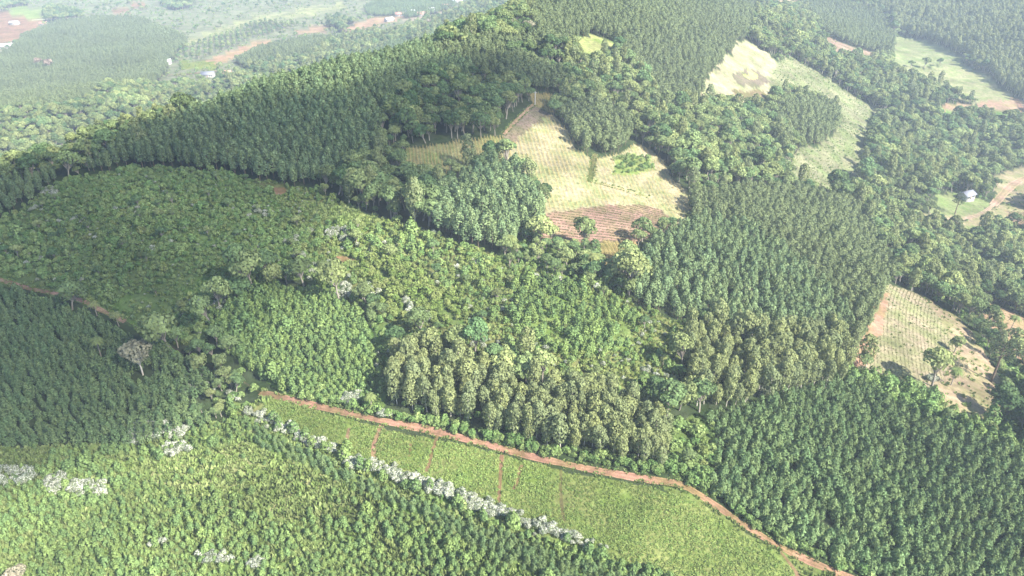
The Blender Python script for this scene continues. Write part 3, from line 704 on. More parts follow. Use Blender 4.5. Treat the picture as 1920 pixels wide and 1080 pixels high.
def plant(idx, kind, spacing, lo, hi, keep, jit, box=None):
    if idx >= 0:
        P = parcels[idx]['poly']; x0, x1, y0, y1 = P[0].min(), P[0].max(), P[1].min(), P[1].max()
    else: x0, x1, y0, y1 = box
    x0, x1, y0, y1 = max(x0, -1700), min(x1, 1700), max(y0, 40), min(y1, 2600)
    X, Y = grid(x0, x1, y0, y1, spacing, jit, 0.35 + .5 * ((idx * 7) % 5) / 5)
    m = rng.uniform(0, 1, len(X)) < keep
    X, Y = X[m], Y[m]
    if idx >= 0: m = inside(parcels[idx]['poly'], X, Y); X, Y = X[m], Y[m]
    if not len(X): return
    Z, m = frustum(X, Y); X, Y, Z = X[m], Y[m], Z[m]
    if not len(X): return
    d = np.hypot(X, Y)
    m = owner(X, Y) == idx; m &= ~near_road(X, Y, ROADM.get(kind, .5))
    if kind == 'grass': m &= d < 420
    wildk0 = kind in ('shrub', 'young_pine') and idx >= 0 and parcels[idx]['name'] in ('scrub hill', 'middle scrub', 'near planting', 'yellow clearing', 'middle saplings')
    m &= np.hypot(X - CLEAR[0][0], Y - CLEAR[0][1]) > 3.4
    m &= np.hypot(X - CLEAR[1][0], Y - CLEAR[1][1]) > 2.5
    cl = vnoise(X, Y, 14, 11)
    if wildk0: m &= (vnoise(X, Y, 9, 41) * .6 + vnoise(X, Y, 3.5, 42) * .4) > .30
    if keep < .9: m &= (cl > (.45 - keep * .5) + rng.uniform(-.2, .2, len(X)))
    X, Y, Z = X[m], Y[m], Z[m]
    wildk = kind in ('shrub', 'yellow_shrub', 'young_pine', 'flowering_shrub', 'broadleaf', 'grass')
    vn = vnoise(X, Y, 17, 12) * .6 + vnoise(X, Y, 7, 13) * .4
    sc_ = rng.uniform(lo, hi, len(X)) * ((.52 + .96 * vn) if wildk else (.80 + .40 * vn))
    if wildk and kind != 'broadleaf': sc_ *= np.where(rng.uniform(0, 1, len(X)) < .04, 1.6, 1.0)
    pts[kind].append(np.stack([X, Y, Z, sc_, np.full(len(X), idx)], 1))
for i, p in enumerate(parcels):
    for pl in p['plant']: plant(i, *pl)
plant(-1, 'broadleaf', 4.3, .5, 1.3, .95, .42, (-1700, 1700, 40, 2600))
plant(-1, 'eucalyptus', 8.5, .8, 1.35, .42, .5, (-700, 1700, 150, 1600))
plant(-1, 'shrub', 5.0, 1.0, 1.6, .5, .5, (-700, 700, 40, 700))

def add_pts(kind, X, Y, S, idx=-2):
    X = np.asarray(X, float); Y = np.asarray(Y, float)
    pts[kind].append(np.stack([X, Y, height(X, Y), np.asarray(S, float) * np.ones(len(X)), np.full(len(X), idx)], 1))
# hedge of white blossom along the soybean field
def along(pl, spacing, wid, s0, s1, kind='flowering_shrub'):
    x, y = line_world(pl); L = np.concatenate([[0], np.cumsum(np.hypot(np.diff(x), np.diff(y)))])
    k = int(L[-1] / spacing); t_ = rng.uniform(0, L[-1], k)
    X = np.interp(t_, L, x) + rng.normal(0, wid, k); Y = np.interp(t_, L, y) + rng.normal(0, wid, k)
    add_pts(kind, X, Y, rng.uniform(s0, s1, k))
along([(455,772),(500,790)], .4, .9, .5, .9)
along([(560,822),(610,842)], .4, .7, .6, 1.0)
along([(495,788),(560,818),(655,862)], .45, .7, .5, .95)
along([(655,865),(720,886),(790,908)], .22, .85, .5, 1.1)
along([(800,910),(870,938),(950,970)], .2, .95, .5, 1.15)
along([(950,970),(1010,990),(1090,1015)], .24, .75, .45, 1.0)
along([(1090,1015),(1150,1032)], 1.4, .5, .4, .7)
along([(560,738),(640,758),(720,775),(800,790),(900,815),(1000,840),(1100,862),(1240,885)], .42, .8, .3, 1.25, 'shrub')
along([(1290,900),(1345,925),(1400,972),(1460,1010),(1530,1042),(1640,1080)], .5, .8, .35, 1.25, 'shrub')
for nme_, x_, y_, wd_, c_ in road_lines:      # weeds creeping over the edges
    if wd_ < 1 or wd_ > 3 or y_.min() > 330: continue
    L = np.concatenate([[0], np.cumsum(np.hypot(np.diff(x_), np.diff(y_)))]); k = int(L[-1] / .32)
    t_ = rng.uniform(0, L[-1], k); nx_ = np.interp(t_, L, -np.gradient(y_)); ny_ = np.interp(t_, L, np.gradient(x_)); q_ = np.hypot(nx_, ny_) + 1e-9
    off = rng.choice([-1, 1], k) * (wd_ / 2 + rng.normal(.12, .28, k))
    add_pts('grass', np.interp(t_, L, x_) + nx_ / q_ * off, np.interp(t_, L, y_) + ny_ / q_ * off, rng.uniform(.3, .9, k))
def patch(cx, cy, rx, ry, k, s0, s1, kind='flowering_shrub', lift=1.0):
    a = rng.uniform(0, 6.28, k); q = np.sqrt(rng.uniform(0, 1, k))
    X, Y = hit(cx + rx * q * np.cos(a), cy + ry * q * np.sin(a), lift)
    add_pts(kind, X, Y, rng.uniform(s0, s1, k))
for c in [(300,805,55,14,60,.7,1.3),(255,820,22,10,16,.7,1.2),(325,840,30,10,16,.7,1.1),(25,890,35,16,34,.8,1.3),(105,905,16,18,22,.9,1.3),(165,915,36,12,34,.8,1.3),
          (395,1042,40,9,16,.6,1.0),(480,1052,14,8,8,.7,1.0),(295,1015,14,5,6,.6,.9),(390,720,30,20,10,.6,1.0),(350,735,18,12,8,.7,1.1),(435,745,18,14,8,.6,1.0),
          (640,438,32,12,34,.8,1.3),(545,450,14,9,14,.8,1.2),(590,430,16,7,10,.7,1.1),(600,505,26,14,22,.8,1.3),(640,545,20,14,16,.8,1.2),(560,480,20,8,12,.7,1.0),
          (400,560,34,18,16,.7,1.1),(370,620,14,14,8,.8,1.1),(310,600,20,12,6,.7,1.0),(655,745,20,14,14,.9,1.3),(720,772,13,5,8,.8,1.1),(690,545,22,12,14,.8,1.2),
          (770,570,16,10,12,.8,1.2),(800,590,14,8,9,.8,1.1),(480,400,22,14,12,.7,1.0),(150,420,50,18,18,.5,.9),(130,470,40,12,14,.5,.9),(230,395,40,8,12,.5,.8),(90,360,20,10,14,.7,1.1),
          (60,390,18,6,8,.6,.9),(1240,705,40,20,14,.6,1.0),(1430,735,10,6,5,.8,1.2),(1015,520,35,12,14,.5,.9),(1745,708,10,4,6,.8,1.1),(1805,540,10,5,4,1.2,1.8),(900,640,60,10,14,.5,.9)]:
    patch(*c)

# ------------------------------------------------------------------ crops, one plant at a time in rows
def rows(pidx_list, kind, row, step, ang_, s0, s1, keep=1.0, bend=0.0, jitter=.18):
    for idx in pidx_list:
        P = parcels[idx]['poly']; x0, x1, y0, y1 = P[0].min(), P[0].max(), P[1].min(), P[1].max()
        cx, cy = (x0 + x1) / 2, (y0 + y1) / 2; h_ = math.hypot(x1 - x0, y1 - y0) / 2 + row
        a = np.arange(-h_, h_, row); b = np.arange(-h_, h_, step)
        A_, B2 = np.meshgrid(a, b); A_ = A_.ravel(); B2 = B2.ravel()
        A_ = A_ + bend * B2 ** 2 + rng.normal(0, jitter * .5, len(A_)); B2 = B2 + rng.normal(0, jitter, len(B2))
        X = cx + A_ * math.cos(ang_) - B2 * math.sin(ang_); Y = cy + A_ * math.sin(ang_) + B2 * math.cos(ang_)
        m = inside(P, X, Y) & (rng.uniform(0, 1, len(X)) < keep); X, Y = X[m], Y[m]
        if not len(X): continue
        Z, m = frustum(X, Y); X, Y = X[m], Y[m]
        m = (owner(X, Y) == idx) & ~near_road(X, Y, 0.0); X, Y = X[m], Y[m]
        sv = rng.uniform(s0, s1, len(X))
        if kind == 'soy':
            vn = vnoise(X, Y, 5, 51) * .55 + vnoise(X, Y, 1.8, 52) * .45
            sv *= .65 + .7 * vn; k = vn > .17; X, Y, sv = X[k], Y[k], sv[k]
        add_pts(kind, X, Y, sv, idx)
nm = lambda s: [i for i, p in enumerate(parcels) if p['name'] == s]
rows(nm('soybean field'), 'soy', .72, .62, .5, .75, 1.25, .9, jitter=.25)
rows(nm('row crop field'), 'crop', 1.25, .4, -.46, .35, .62, .7, bend=.0016, jitter=.14)
rows(nm('pink tilled field'), 'crop', 2.0, .6, 1.5, .8, 1.2, .9, jitter=.12)
rows(nm('tilled wedge'), 'crop', 1.9, .8, .6, .5, .9, .5)
rows(nm('maize strip') + nm('maize corner') + nm('maize stub'), 'maize', 1.4, .4, .15, .5, .8, .85)
rows(nm('maize plot'), 'crop', 2.4, .6, .2, .9, 1.3, .8)
rows([nm('straw field')[1]], 'maize', 1.8, .5, .1, .45, .75, .75, jitter=.2)
rows(nm('pale slope'), 'crop', 3.2, 1.1, 1.1, .7, 1.2, .5)

# ------------------------------------------------------------------ instancing through one node group
def gn_group(kind):
    col = bpy.data.collections.new(kind + '_models')
    for i, p in enumerate(PROTO[kind]):
        o = bpy.data.objects.new('%s_model_%d' % (kind, i), p.whole); col.objects.link(o)
    g = bpy.data.node_groups.new('scatter_' + kind, 'GeometryNodeTree')
    g.interface.new_socket('Geometry', in_out='INPUT', socket_type='NodeSocketGeometry')
    g.interface.new_socket('Geometry', in_out='OUTPUT', socket_type='NodeSocketGeometry')
    gi = g.nodes.new('NodeGroupInput'); go = g.nodes.new('NodeGroupOutput')
    ip = g.nodes.new('GeometryNodeInstanceOnPoints')
    ci = g.nodes.new('GeometryNodeCollectionInfo'); ci.inputs['Collection'].default_value = col
    ci.inputs['Separate Children'].default_value = True; ci.inputs['Reset Children'].default_value = True
    def na_(name, typ):
        x = g.nodes.new('GeometryNodeInputNamedAttribute'); x.data_type = typ; x.inputs['Name'].default_value = name
        return [s for s in x.outputs if s.enabled][0]
    g.links.new(gi.outputs[0], ip.inputs['Points']); g.links.new(ci.outputs[0], ip.inputs['Instance'])
    ip.inputs['Pick Instance'].default_value = True
    g.links.new(na_('idx', 'INT'), ip.inputs['Instance Index'])
    g.links.new(na_('rot', 'FLOAT_VECTOR'), ip.inputs['Rotation'])
    g.links.new(na_('scl', 'FLOAT_VECTOR'), ip.inputs['Scale'])
    g.links.new(ip.outputs[0], go.inputs[0])
    return g
def rot_scl(n_, s, kind):
    tilt = .05 if kind in ('eucalyptus', 'pine', 'tall_pine', 'young_pine', 'pale_pine') else .12
    rot = np.stack([rng.normal(0, tilt, n_), rng.normal(0, tilt, n_), rng.uniform(0, 6.28, n_)], 1)
    wv = rng.uniform(.88, 1.16, n_); hv = rng.uniform(.88, 1.14, n_)
    return rot, np.stack([s * wv, s * wv, s * hv], 1)
STUFF = {
 'eucalyptus': ('eucalyptus_wood', 'grey green gum trees massed in the stands and on the hazy upper right hill', 'trees'),
 'young_pine': ('sapling_planting', 'small young pines massed across the near planting and the bright green block', 'saplings'),
 'pine': ('pine_planting', 'dark green half grown pines massed on the left slope and lower right corner', 'pines'),
 'tall_pine': ('pine_forest', 'tall pines massed over the dark hill, the ridge and the hazy valley', 'forest'),
 'pale_pine': ('pale_pine_forest', 'pale grey green pines massed in the broad plantations on the right and the ridge', 'forest'),
 'broadleaf': ('broadleaf_forest', 'mixed rounded broadleaf trees massed in the folds between the fields', 'forest'),
 'shrub': ('scrub', 'low green bushes massed over the scrub hill and the clearings', 'scrub'),
 'yellow_shrub': ('lime_scrub', 'yellow green bushes scattered through the middle scrub', 'scrub'),
 'flowering_shrub': ('blossom_scrub', 'pale blossoming bushes scattered through the scrub', 'scrub'),
 'grass': ('grass', 'yellow green grass tufts growing between the young trees', 'grass'),
 'soy': ('soybean_crop', 'bright green low soybean plants filling the field below the red dirt road', 'crop'),
 'crop': ('row_crop', 'thin green crop rows on the brown tilled fields', 'crop'),
 'maize': ('dry_maize', 'straw coloured dry maize standing in rows on the central fields', 'crop'),
}
LBL = {
 'eucalyptus': {'gum stand': ('grey green gum tree in the dense stand just above the red dirt road', 'gum trees above the red dirt road'),
                'upper gum stand': ('gum tree with pale rounded crown in the stand beside the blue pines', 'gum trees in the upper stand'),
                None: ('grey green gum tree standing on the far hill', 'gum trees on the far hill')},
 'young_pine': {'near planting': ('small young pine among yellow grass in the near planting', 'young pines of the near planting'),
                'yellow clearing': ('small scattered young pine standing in the yellow grassy clearing', 'young pines of the yellow clearing'),
                'dark sapling belt': ('dense dark young pine in the belt below the white blossom hedge', 'young pines below the blossom hedge'),
                'bright pine block': ('small bright green pine in the block left of the gum stand', 'young pines of the bright block'),
                None: ('small young pine growing in the middle scrub', 'young pines of the middle scrub')},
 'pine': {'dark sapling belt': ('small dark young pine in the belt below the white blossom hedge', 'dark young pines below the blossom hedge'), 'corner pine planting': ('half grown green pine in the planting right of the red dirt road', 'pines of the lower right planting'),
          'left pine planting': ('dark bluish half grown pine on the shaded left slope', 'pines of the shaded left slope'), None: ('half grown green pine', 'half grown pines')},
 'tall_pine': {'blue pine stand': ('tall blue green pine in the stand below the pink tilled field', 'pines of the blue green stand'),
               'pale plantation': ('tall pale green pine in the broad plantation left of the row crop field', 'pines of the pale plantation'),
               'dark grove': ('tall dark pine in the grove left of the straw field', 'pines of the dark grove'),
               'left pine corner': ('tall dark pine at the left edge above the scrub hill', 'pines above the scrub hill'),
               'dark hill plantation': ('tall pine in the shaded plantation on the dark hill', 'pines of the dark hill'),
               None: ('tall pine in a plantation by the fields', 'other tall pines')},
 'pale_pine': {'pale plantation': ('pale green pine in the broad plantation left of the row crop field', 'pines of the pale plantation'),
               'wedge grove': ('pale green pine in the wedge grove at the head of the straw field', 'pines of the wedge grove'), None: ('pale green pine in a plantation on the ridge', 'pale pines of the ridge')},
 'broadleaf': {'gully wood': ('dark rounded tree in the gully below the scrub hill', 'trees of the gully'),
               'hedge belt': ('rounded tree in the hedge belt right of the dry pasture', 'trees of the hedge belt'),
               'middle scrub': ('rounded tree standing above the bushes of the middle scrub', 'trees in the middle scrub'),
               'scrub hill': ('rounded tree standing above the bushes of the scrub hill', 'trees on the scrub hill'),
               'corner scrub': ('leafy tree in the scrub between gum stand and right hand pines', 'trees of the corner scrub'),
               'gully scrub': ('rounded tree among pale bushes left of the gum stand', 'trees left of the gum stand'),
               None: ('rounded broadleaf tree in the mixed wood between the stands and fields', 'trees of the mixed wood')},
 'shrub': {'near planting': ('low green bush between the saplings of the near planting', 'bushes of the near planting'),
           'gum stand': ('green bush growing under the gum trees', 'bushes under the gum trees'),
           'corner scrub': ('dense green bush between the gum stand and the right hand pines', 'bushes of the corner scrub'),
           'gully wood': ('dark green bush in the gully below the scrub hill', 'bushes of the gully'),
           'gully scrub': ('green bush in the strip left of the gum stand', 'bushes left of the gum stand'),
           None: ('green bush growing in the middle scrub or at a wood edge', 'bushes of the middle ground')},
 'yellow_shrub': {'yellow clearing': ('low yellow green bush in the grassy clearing of the near planting', 'lime bushes of the near clearing'),
                  'olive thicket': ('rounded lime green bush in the thicket above the gum stand', 'lime bushes of the thicket'),
                  'corner scrub': ('yellow green bush beside the bend of the red dirt road', 'lime bushes by the road bend'),
                  None: ('yellow green bush in the middle scrub', 'lime bushes of the middle scrub')},
 'flowering_shrub': {None: ('white flowering bush in a blossoming clump or hedge', 'white flowering bushes')},
}
CATN = {'eucalyptus': ('eucalyptus_tree', 'tree'), 'young_pine': ('young_pine', 'sapling'), 'pine': ('pine_tree', 'tree'), 'tall_pine': ('tall_pine_tree', 'tree'), 'pale_pine': ('pale_pine_tree', 'tree'),
        'broadleaf': ('broadleaf_tree', 'tree'), 'shrub': ('green_bush', 'bush'), 'yellow_shrub': ('lime_bush', 'bush'), 'flowering_shrub': ('flowering_bush', 'bush')}
REFH = {'eucalyptus': 9.8, 'young_pine': 2.9, 'pine': 5.2, 'tall_pine': 9.6, 'pale_pine': 9, 'broadleaf': 9, 'shrub': 1.9, 'yellow_shrub': 1.9, 'flowering_shrub': 1.9}
MARKS = [(560,735,'where the red dirt road enters the trees'),(715,790,'above the widest red track of the soybean field'),(940,830,'above the middle track of the soybean field'),(1100,860,'above the lower half of the dirt road'),
 (1260,890,'at the pale widening of the dirt road'),(1400,960,'beside the bend of the dirt road'),(1580,1040,'where the dirt road leaves the picture'),(1110,432,'below the pink tilled field'),(1250,400,'right of the pink tilled field'),
 (1030,370,'at the left edge of the straw field'),(1240,310,'at the right edge of the straw field'),(1110,290,'at the head of the double wheel track'),(1000,190,'by the small maize corner'),(850,280,'along the thin maize strip'),
 (1180,310,'near the thicket inside the straw field'),(1650,610,'left of the row crop field'),(1720,550,'at the top of the row crop field'),(1790,645,'near the lone round tree'),(1860,700,'near the tall umbrella topped tree'),
 (1780,720,'near the palm below the row crop field'),(1810,390,'near the farmhouse lawn'),(1400,150,'beside the straw field with the grey patch'),(1560,300,'along the pale slope'),(1110,85,'around the small hill clearing'),
 (265,670,'near the pale dry crowned tree'),(190,640,'near the palm among the dark pines'),(200,590,'below the left dirt road'),(330,740,'between dark pines and gully'),(300,800,'by the white clumps under the dark pines'),
 (100,900,'by the white clumps at the left edge'),(640,440,'by the white clumps of the grassy clearing'),(520,360,'by the bare red scar'),(650,490,'by the small bare scar'),(600,520,'along the gully of pale bushes'),
 (730,690,'at the left side of the gum stand'),(1000,690,'at the top of the gum stand'),(1280,830,'at the right side of the gum stand'),(860,930,'along the white hedge'),(1080,1010,'at the lower end of the white hedge'),
 (480,780,'at the upper end of the white hedge'),(400,1045,'by the white bushes at the bottom'),(60,1050,'in the bottom left corner'),(700,1050,'at the bottom left of centre'),(1000,1065,'at the bottom centre'),(1800,950,'toward the right edge'),
 (1850,1060,'in the bottom right corner'),(620,900,'in the yellow clearing'),(300,950,'left of the yellow clearing'),(900,500,'in the middle of the picture'),(740,230,'at the foot of the dark hill'),(850,200,'on the hill wood'),
 (1170,500,'by the palms above the blue pines'),(1340,230,'in the fold left of the pale slope'),(1750,250,'in the hazy right valley'),(1450,40,'near the summit field'),(80,330,'on the left end of the ridge'),(450,160,'on the ridge skyline')]
MKX = np.array([m_[0] for m_ in MARKS]); MKY = np.array([m_[1] for m_ in MARKS])
total = 0
for kind in PROTO:
    if not pts[kind]: continue
    Pn = np.concatenate(pts[kind]); n_ = len(Pn); total += n_
    rot, scl = rot_scl(n_, Pn[:, 3], kind)
    idx = rng.integers(0, len(PROTO[kind]), n_)
    single = np.zeros(n_, bool)
    if kind == 'eucalyptus': scl[:, 2] *= 1.2
    if kind in CATN:
        u, v, d = project(Pn[:, 0], Pn[:, 1], Pn[:, 2] + REFH[kind] * Pn[:, 3] * .5)
        vis = (u > 4) & (u < 1916) & (v > 4) & (v < 1076)
        size = np.where(vis, Pn[:, 3] / np.maximum(d, 1), -1)
        top = np.argsort(-size)[:296]; top = top[size[top] > 0]; single[top] = True
        nm_, cat = CATN[kind]
        for q in top:
            pr = PROTO[kind][idx[q]]
            own_i = int(Pn[q, 4]); pname = parcels[own_i]['name'] if own_i >= 0 else None
            if kind == 'flowering_shrub':
                if own_i >= 0: lb = ('white flowering bush scattered among the green bushes of the ' + pname, 'flowering bushes of the ' + pname)
                else:
                    if v[q] > 760 and 440 < u[q]: lb = ('white flowering bush in the hedge along the lower edge of the soybean field', 'white hedge of the soybean field')
                    elif v[q] > 860: lb = ('white flowering bush in the clumps at the lower left among saplings', 'white bushes at the lower left')
                    elif v[q] > 770: lb = ('white flowering bush where the dark pines meet the near planting', 'white bushes below the dark pines')
                    else: lb = ('white flowering bush in a clump of the scrub above the road', 'white clumps of the upper scrub')
            else:
                lb = LBL[kind].get(pname, LBL[kind][None])
            mk = MARKS[int(np.argmin((MKX - u[q]) ** 2 + (MKY - v[q]) ** 2))][2]
            rel = Pn[q, 3] / np.median(Pn[top, 3])
            sz = 'large ' if rel > 1.13 else ('slight ' if rel < .87 else '')
            lb = (sz + lb[0] + ', ' + mk, lb[1]); ws = lb[0].split()
            if kind == 'flowering_shrub' and len(ws) > 16: lb = (sz + 'white flowering bush, ' + mk, lb[1])
            elif len(ws) > 16: lb = (sz + ' '.join(CATN[kind][0].split('_')) + ' of the ' + (pname or 'mixed wood') + ', ' + mk, lb[1])
            if len(lb[0].split()) > 16: lb = (' '.join(lb[0].split()[:16]), lb[1]); print('CUT', lb[0])
            if kind == 'flowering_shrub': lb = (lb[0], 'white flowering bushes')
            if pr.trunk is None:
                root = obj(nm_, pr.crown)
            else:
                root = obj(nm_, None)
                obj('trunk', pr.trunk, root); obj('crown', pr.crown, root)
            root.location = Pn[q, :3]; root.rotation_euler = rot[q]; root.scale = scl[q]
            tag(root, lb[0], cat, lb[1])
    keep = ~single
    if keep.any():
        me = bpy.data.meshes.new(STUFF[kind][0]); k = int(keep.sum())
        me.vertices.add(k); me.vertices.foreach_set('co', Pn[keep, :3].astype(np.float32).ravel())
        a = me.attributes.new('rot', 'FLOAT_VECTOR', 'POINT'); a.data.foreach_set('vector', rot[keep].astype(np.float32).ravel())
        a = me.attributes.new('scl', 'FLOAT_VECTOR', 'POINT'); a.data.foreach_set('vector', scl[keep].astype(np.float32).ravel())
        a = me.attributes.new('idx', 'INT', 'POINT'); a.data.foreach_set('value', idx[keep].astype(np.int32))
        o = obj(STUFF[kind][0], me); tag(o, STUFF[kind][1], STUFF[kind][2], None, 'stuff')
        md = o.modifiers.new('scatter', 'NODES'); md.node_group = gn_group(kind)
    print(kind, n_, int(single.sum()))
print('instances', total)


# ------------------------------------------------------------------ single trees, palms and houses
def hitp(x, y, lift=0.0):
    a, b = hit([x], [y], lift); return float(a[0]), float(b[0])
def ground_at(x, y): return float(height([x], [y])[0])
def root_at(name, x, y, label, cat, group=None, rz=0.0, sc_=1.0, sink=0.0):
    o = obj(name, None); o.location = (x, y, ground_at(x, y) - sink); o.rotation_euler = (0, 0, rz); o.scale = (sc_,) * 3
    return tag(o, label, cat, group)
def place_proto(pr, name, px_, py_, label, cat, s=1.0, group=None):
    x, y = hitp(px_, py_)
    r = root_at(name, x, y, label, cat, group, random.uniform(0, 6), s)
    obj('trunk', pr.trunk, r); obj('crown', pr.crown, r); return r
def palm_meshes(i):
    rs = np.random.default_rng(900 + i); H = 6.2
    tv, tf = tube([(0, 0, -.3), (.1, 0, 3), (.05, .05, H)], [.19, .15, .14])
    tm_ = mesh_np('palm_trunk', tv, tf, [M['bark']], smooth=True)
    parts = []
    for k in range(18):
        a = k * 2.4; up = rs.uniform(.1, 1.0); L = rs.uniform(2.3, 2.9)
        d = np.array([math.cos(a), math.sin(a), 0]); sd = np.array([-d[1], d[0], 0])
        prev = np.array([0, 0, H])
        for q in range(1, 7):
            f = q / 6
            p = np.array([0, 0, H]) + d * L * f * (1 - .12 * f) + np.array([0, 0, up * 1.5 * f - 2.3 * f * f])
            for sg in (-1, 1):
                wd_ = .62 * math.sin(math.pi * (.15 + .8 * f))
                dr_ = np.array([0, 0, -.3 * wd_])
                parts.append((np.array([prev, p, p + sd * sg * wd_ + dr_ + d * .2, prev + sd * sg * wd_ * .7 + dr_]), np.array([[0, 1, 2, 3]])))
            prev = p
    V, F = joinp(parts)
    return tm_, mesh_np('palm_crown', V, F, [M['palm']], None, rs.uniform(.75, 1.25, len(F)))
PALMS = [palm_meshes(i) for i in range(3)]
for i, (x, y, s, lb) in enumerate([
  (190,670,1.0,'palm rising from the dark pines left of the pale dry crowned tree'),
  (182,592,.75,'small palm leaning over the left dirt road'),
  (223,612,.75,'small palm just below the end of the left dirt road'),
  (1783,722,1.0,'arching palm at the lower corner of the row crop field'),
  (1895,618,1.0,'lone palm on the red slope at the right edge'),
  (1177,522,1.15,'palm with hanging fronds below the small maize patch'),
  (1113,512,1.1,'pale palm in the scrub left of the small maize patch'),
  (957,478,1.1,'palm at the foot of the dark pine grove'),
  (742,412,1.1,'palm at the wood edge above the middle scrub'),
  (697,768,.75,'small yellowish palm beside the dirt road')]):
    X_, Y_ = hitp(x, y)
    r = root_at('palm_tree', X_, Y_, lb, 'palm', 'single palms', i * 1.3, s)
    a, b = PALMS[i % 3]; obj('trunk', a, r); obj('crown', b, r)
# umbrella topped araucaria on the dry pasture
def araucaria(H, R_):
    rs = np.random.default_rng(77); parts = []; P = []; N = []
    tv, tf = tube([(0, 0, -.4), (.1, 0, H * .4), (-.1, .1, H * .75), (0, 0, H)], [.42, .33, .25, .1], 8)
    for k in range(26):
        z0 = H * (.60 + .38 * (k / 25)); a = k * 2.4 + rs.uniform(-.3, .3)
        L = R_ * (1 - .55 * (k / 25) ** 2) * rs.uniform(.8, 1.05)
        e = (L * math.cos(a), L * math.sin(a), z0 + L * .28)
        parts.append(limb((0, 0, z0), (L * .6 * math.cos(a), L * .6 * math.sin(a), z0 + .05 * L), .1, .06)); parts.append(limb((L * .6 * math.cos(a), L * .6 * math.sin(a), z0 + .05 * L), e, .06, .03))
        for q in range(34):
            f = rs.uniform(.5, 1.05); d = unit(rs.normal(0, 1, (1, 3)))[0]
            P.append(np.array([e[0] * f, e[1] * f, z0 + L * (.05 + .23 * max(0, (f - .5) * 2))]) + d * [.75, .75, .5]); N.append(d + [0, 0, .6])
    V, F = leaves(np.array(P), unit(np.array(N)), .5, rs)
    lv, lf = joinp([(tv, tf)] + parts)
    return mesh_np('araucaria_trunk', lv, lf, [M['dbark']], smooth=True), mesh_np('araucaria_crown', V, F, [M['arau']], None, rs.uniform(.7, 1.3, len(F)))
at_, ac_ = araucaria(15.5, 4.6)
X_, Y_ = hitp(1858, 715); r = root_at('araucaria_tree', X_, Y_, 'tall umbrella topped araucaria with bare dark trunk on the dry pasture', 'tree', None, .4)
obj('trunk', at_, r); obj('crown', ac_, r)
ar2, ac2 = araucaria(15.5, 4.6)
for x, y, lb in ((1790,402,'slender umbrella tree on the farmhouse lawn'),):
    X_, Y_ = hitp(x, y); r = root_at('araucaria_tree', X_, Y_, lb, 'tree', None, 2.0, .75); obj('trunk', at_, r); obj('crown', ac_, r)
pr = p_broad(40, H=5.6, R_=2.3, name='round_tree', nl=700)
place_proto(pr, 'round_tree', 1790, 660, 'lone round dark tree standing in the middle of the dry pasture', 'tree', 1.05)
pr = p_broad(41, mat='dry', tm='pbark', H=10.5, R_=4.8, name='dry_tree', nl=1100, open_=.22)
place_proto(pr, 'dry_crowned_tree', 268, 703, 'pale dry crowned tree with white trunk among the dark pines', 'tree', 1.05)
for x, y, s, lb in ((990,70,.95,'left pale dry tree in the wood on the ridge top'),(955,62,.9,'greyish tree beside the dry tree on the ridge top'),(40,1100,.5,'pale dry bushy tree at the bottom left corner')):
    place_proto(pr, 'dry_crowned_tree', x, y, lb, 'tree', s)
pr = p_broad(42, mat='pinkdry', tm='pbark', H=9, R_=3.6, name='reddish_tree', nl=620, open_=.2)
for x, y, s, lb in ((213,262,1.2,'reddish brown bare looking tree on the ridge skyline'),(95,135,1.9,'brownish large tree in the far hazy plantation'),(75,128,1.6,'smaller brownish tree in the far hazy plantation'),
                    (1395,560,.5,'reddish dry bush in the gum stand')):
    place_proto(pr, 'reddish_tree', x, y, lb, 'tree', s)
for i, (x, y, s, lb) in enumerate([(268,292,1.35,'tall gum with white trunk on the ridge, tallest at the left'),(262,270,1.2,'tall gum behind the tallest one on the ridge'),(325,245,1.25,'broad gum at the dark pine edge on the ridge'),
   (350,232,1.1,'tall dark gum right of the broad ridge gum')]):
    place_proto(PROTO['eucalyptus'][i], 'ridge_gum', x, y, lb, 'tree', s)
for i in range(26):
    x = 455 + i * 10.4; y = 172 - i * 3.1 + random.uniform(-4, 4)
    a_, b_ = hitp(x, y, 4); rr_ = math.hypot(a_, b_); k_ = (rr_ + 6 + random.uniform(-5, 8)) / rr_
    r = root_at('ridge_gum', a_ * k_, b_ * k_, 'sunlit gum tree in the row along the skyline of the dark hill', 'tree', 'sunlit gums along the ridge skyline', random.uniform(0, 6), random.uniform(1.1, 1.55))
    q = PROTO['eucalyptus'][i % 6]; obj('trunk', q.trunk, r); obj('crown', q.crown, r)

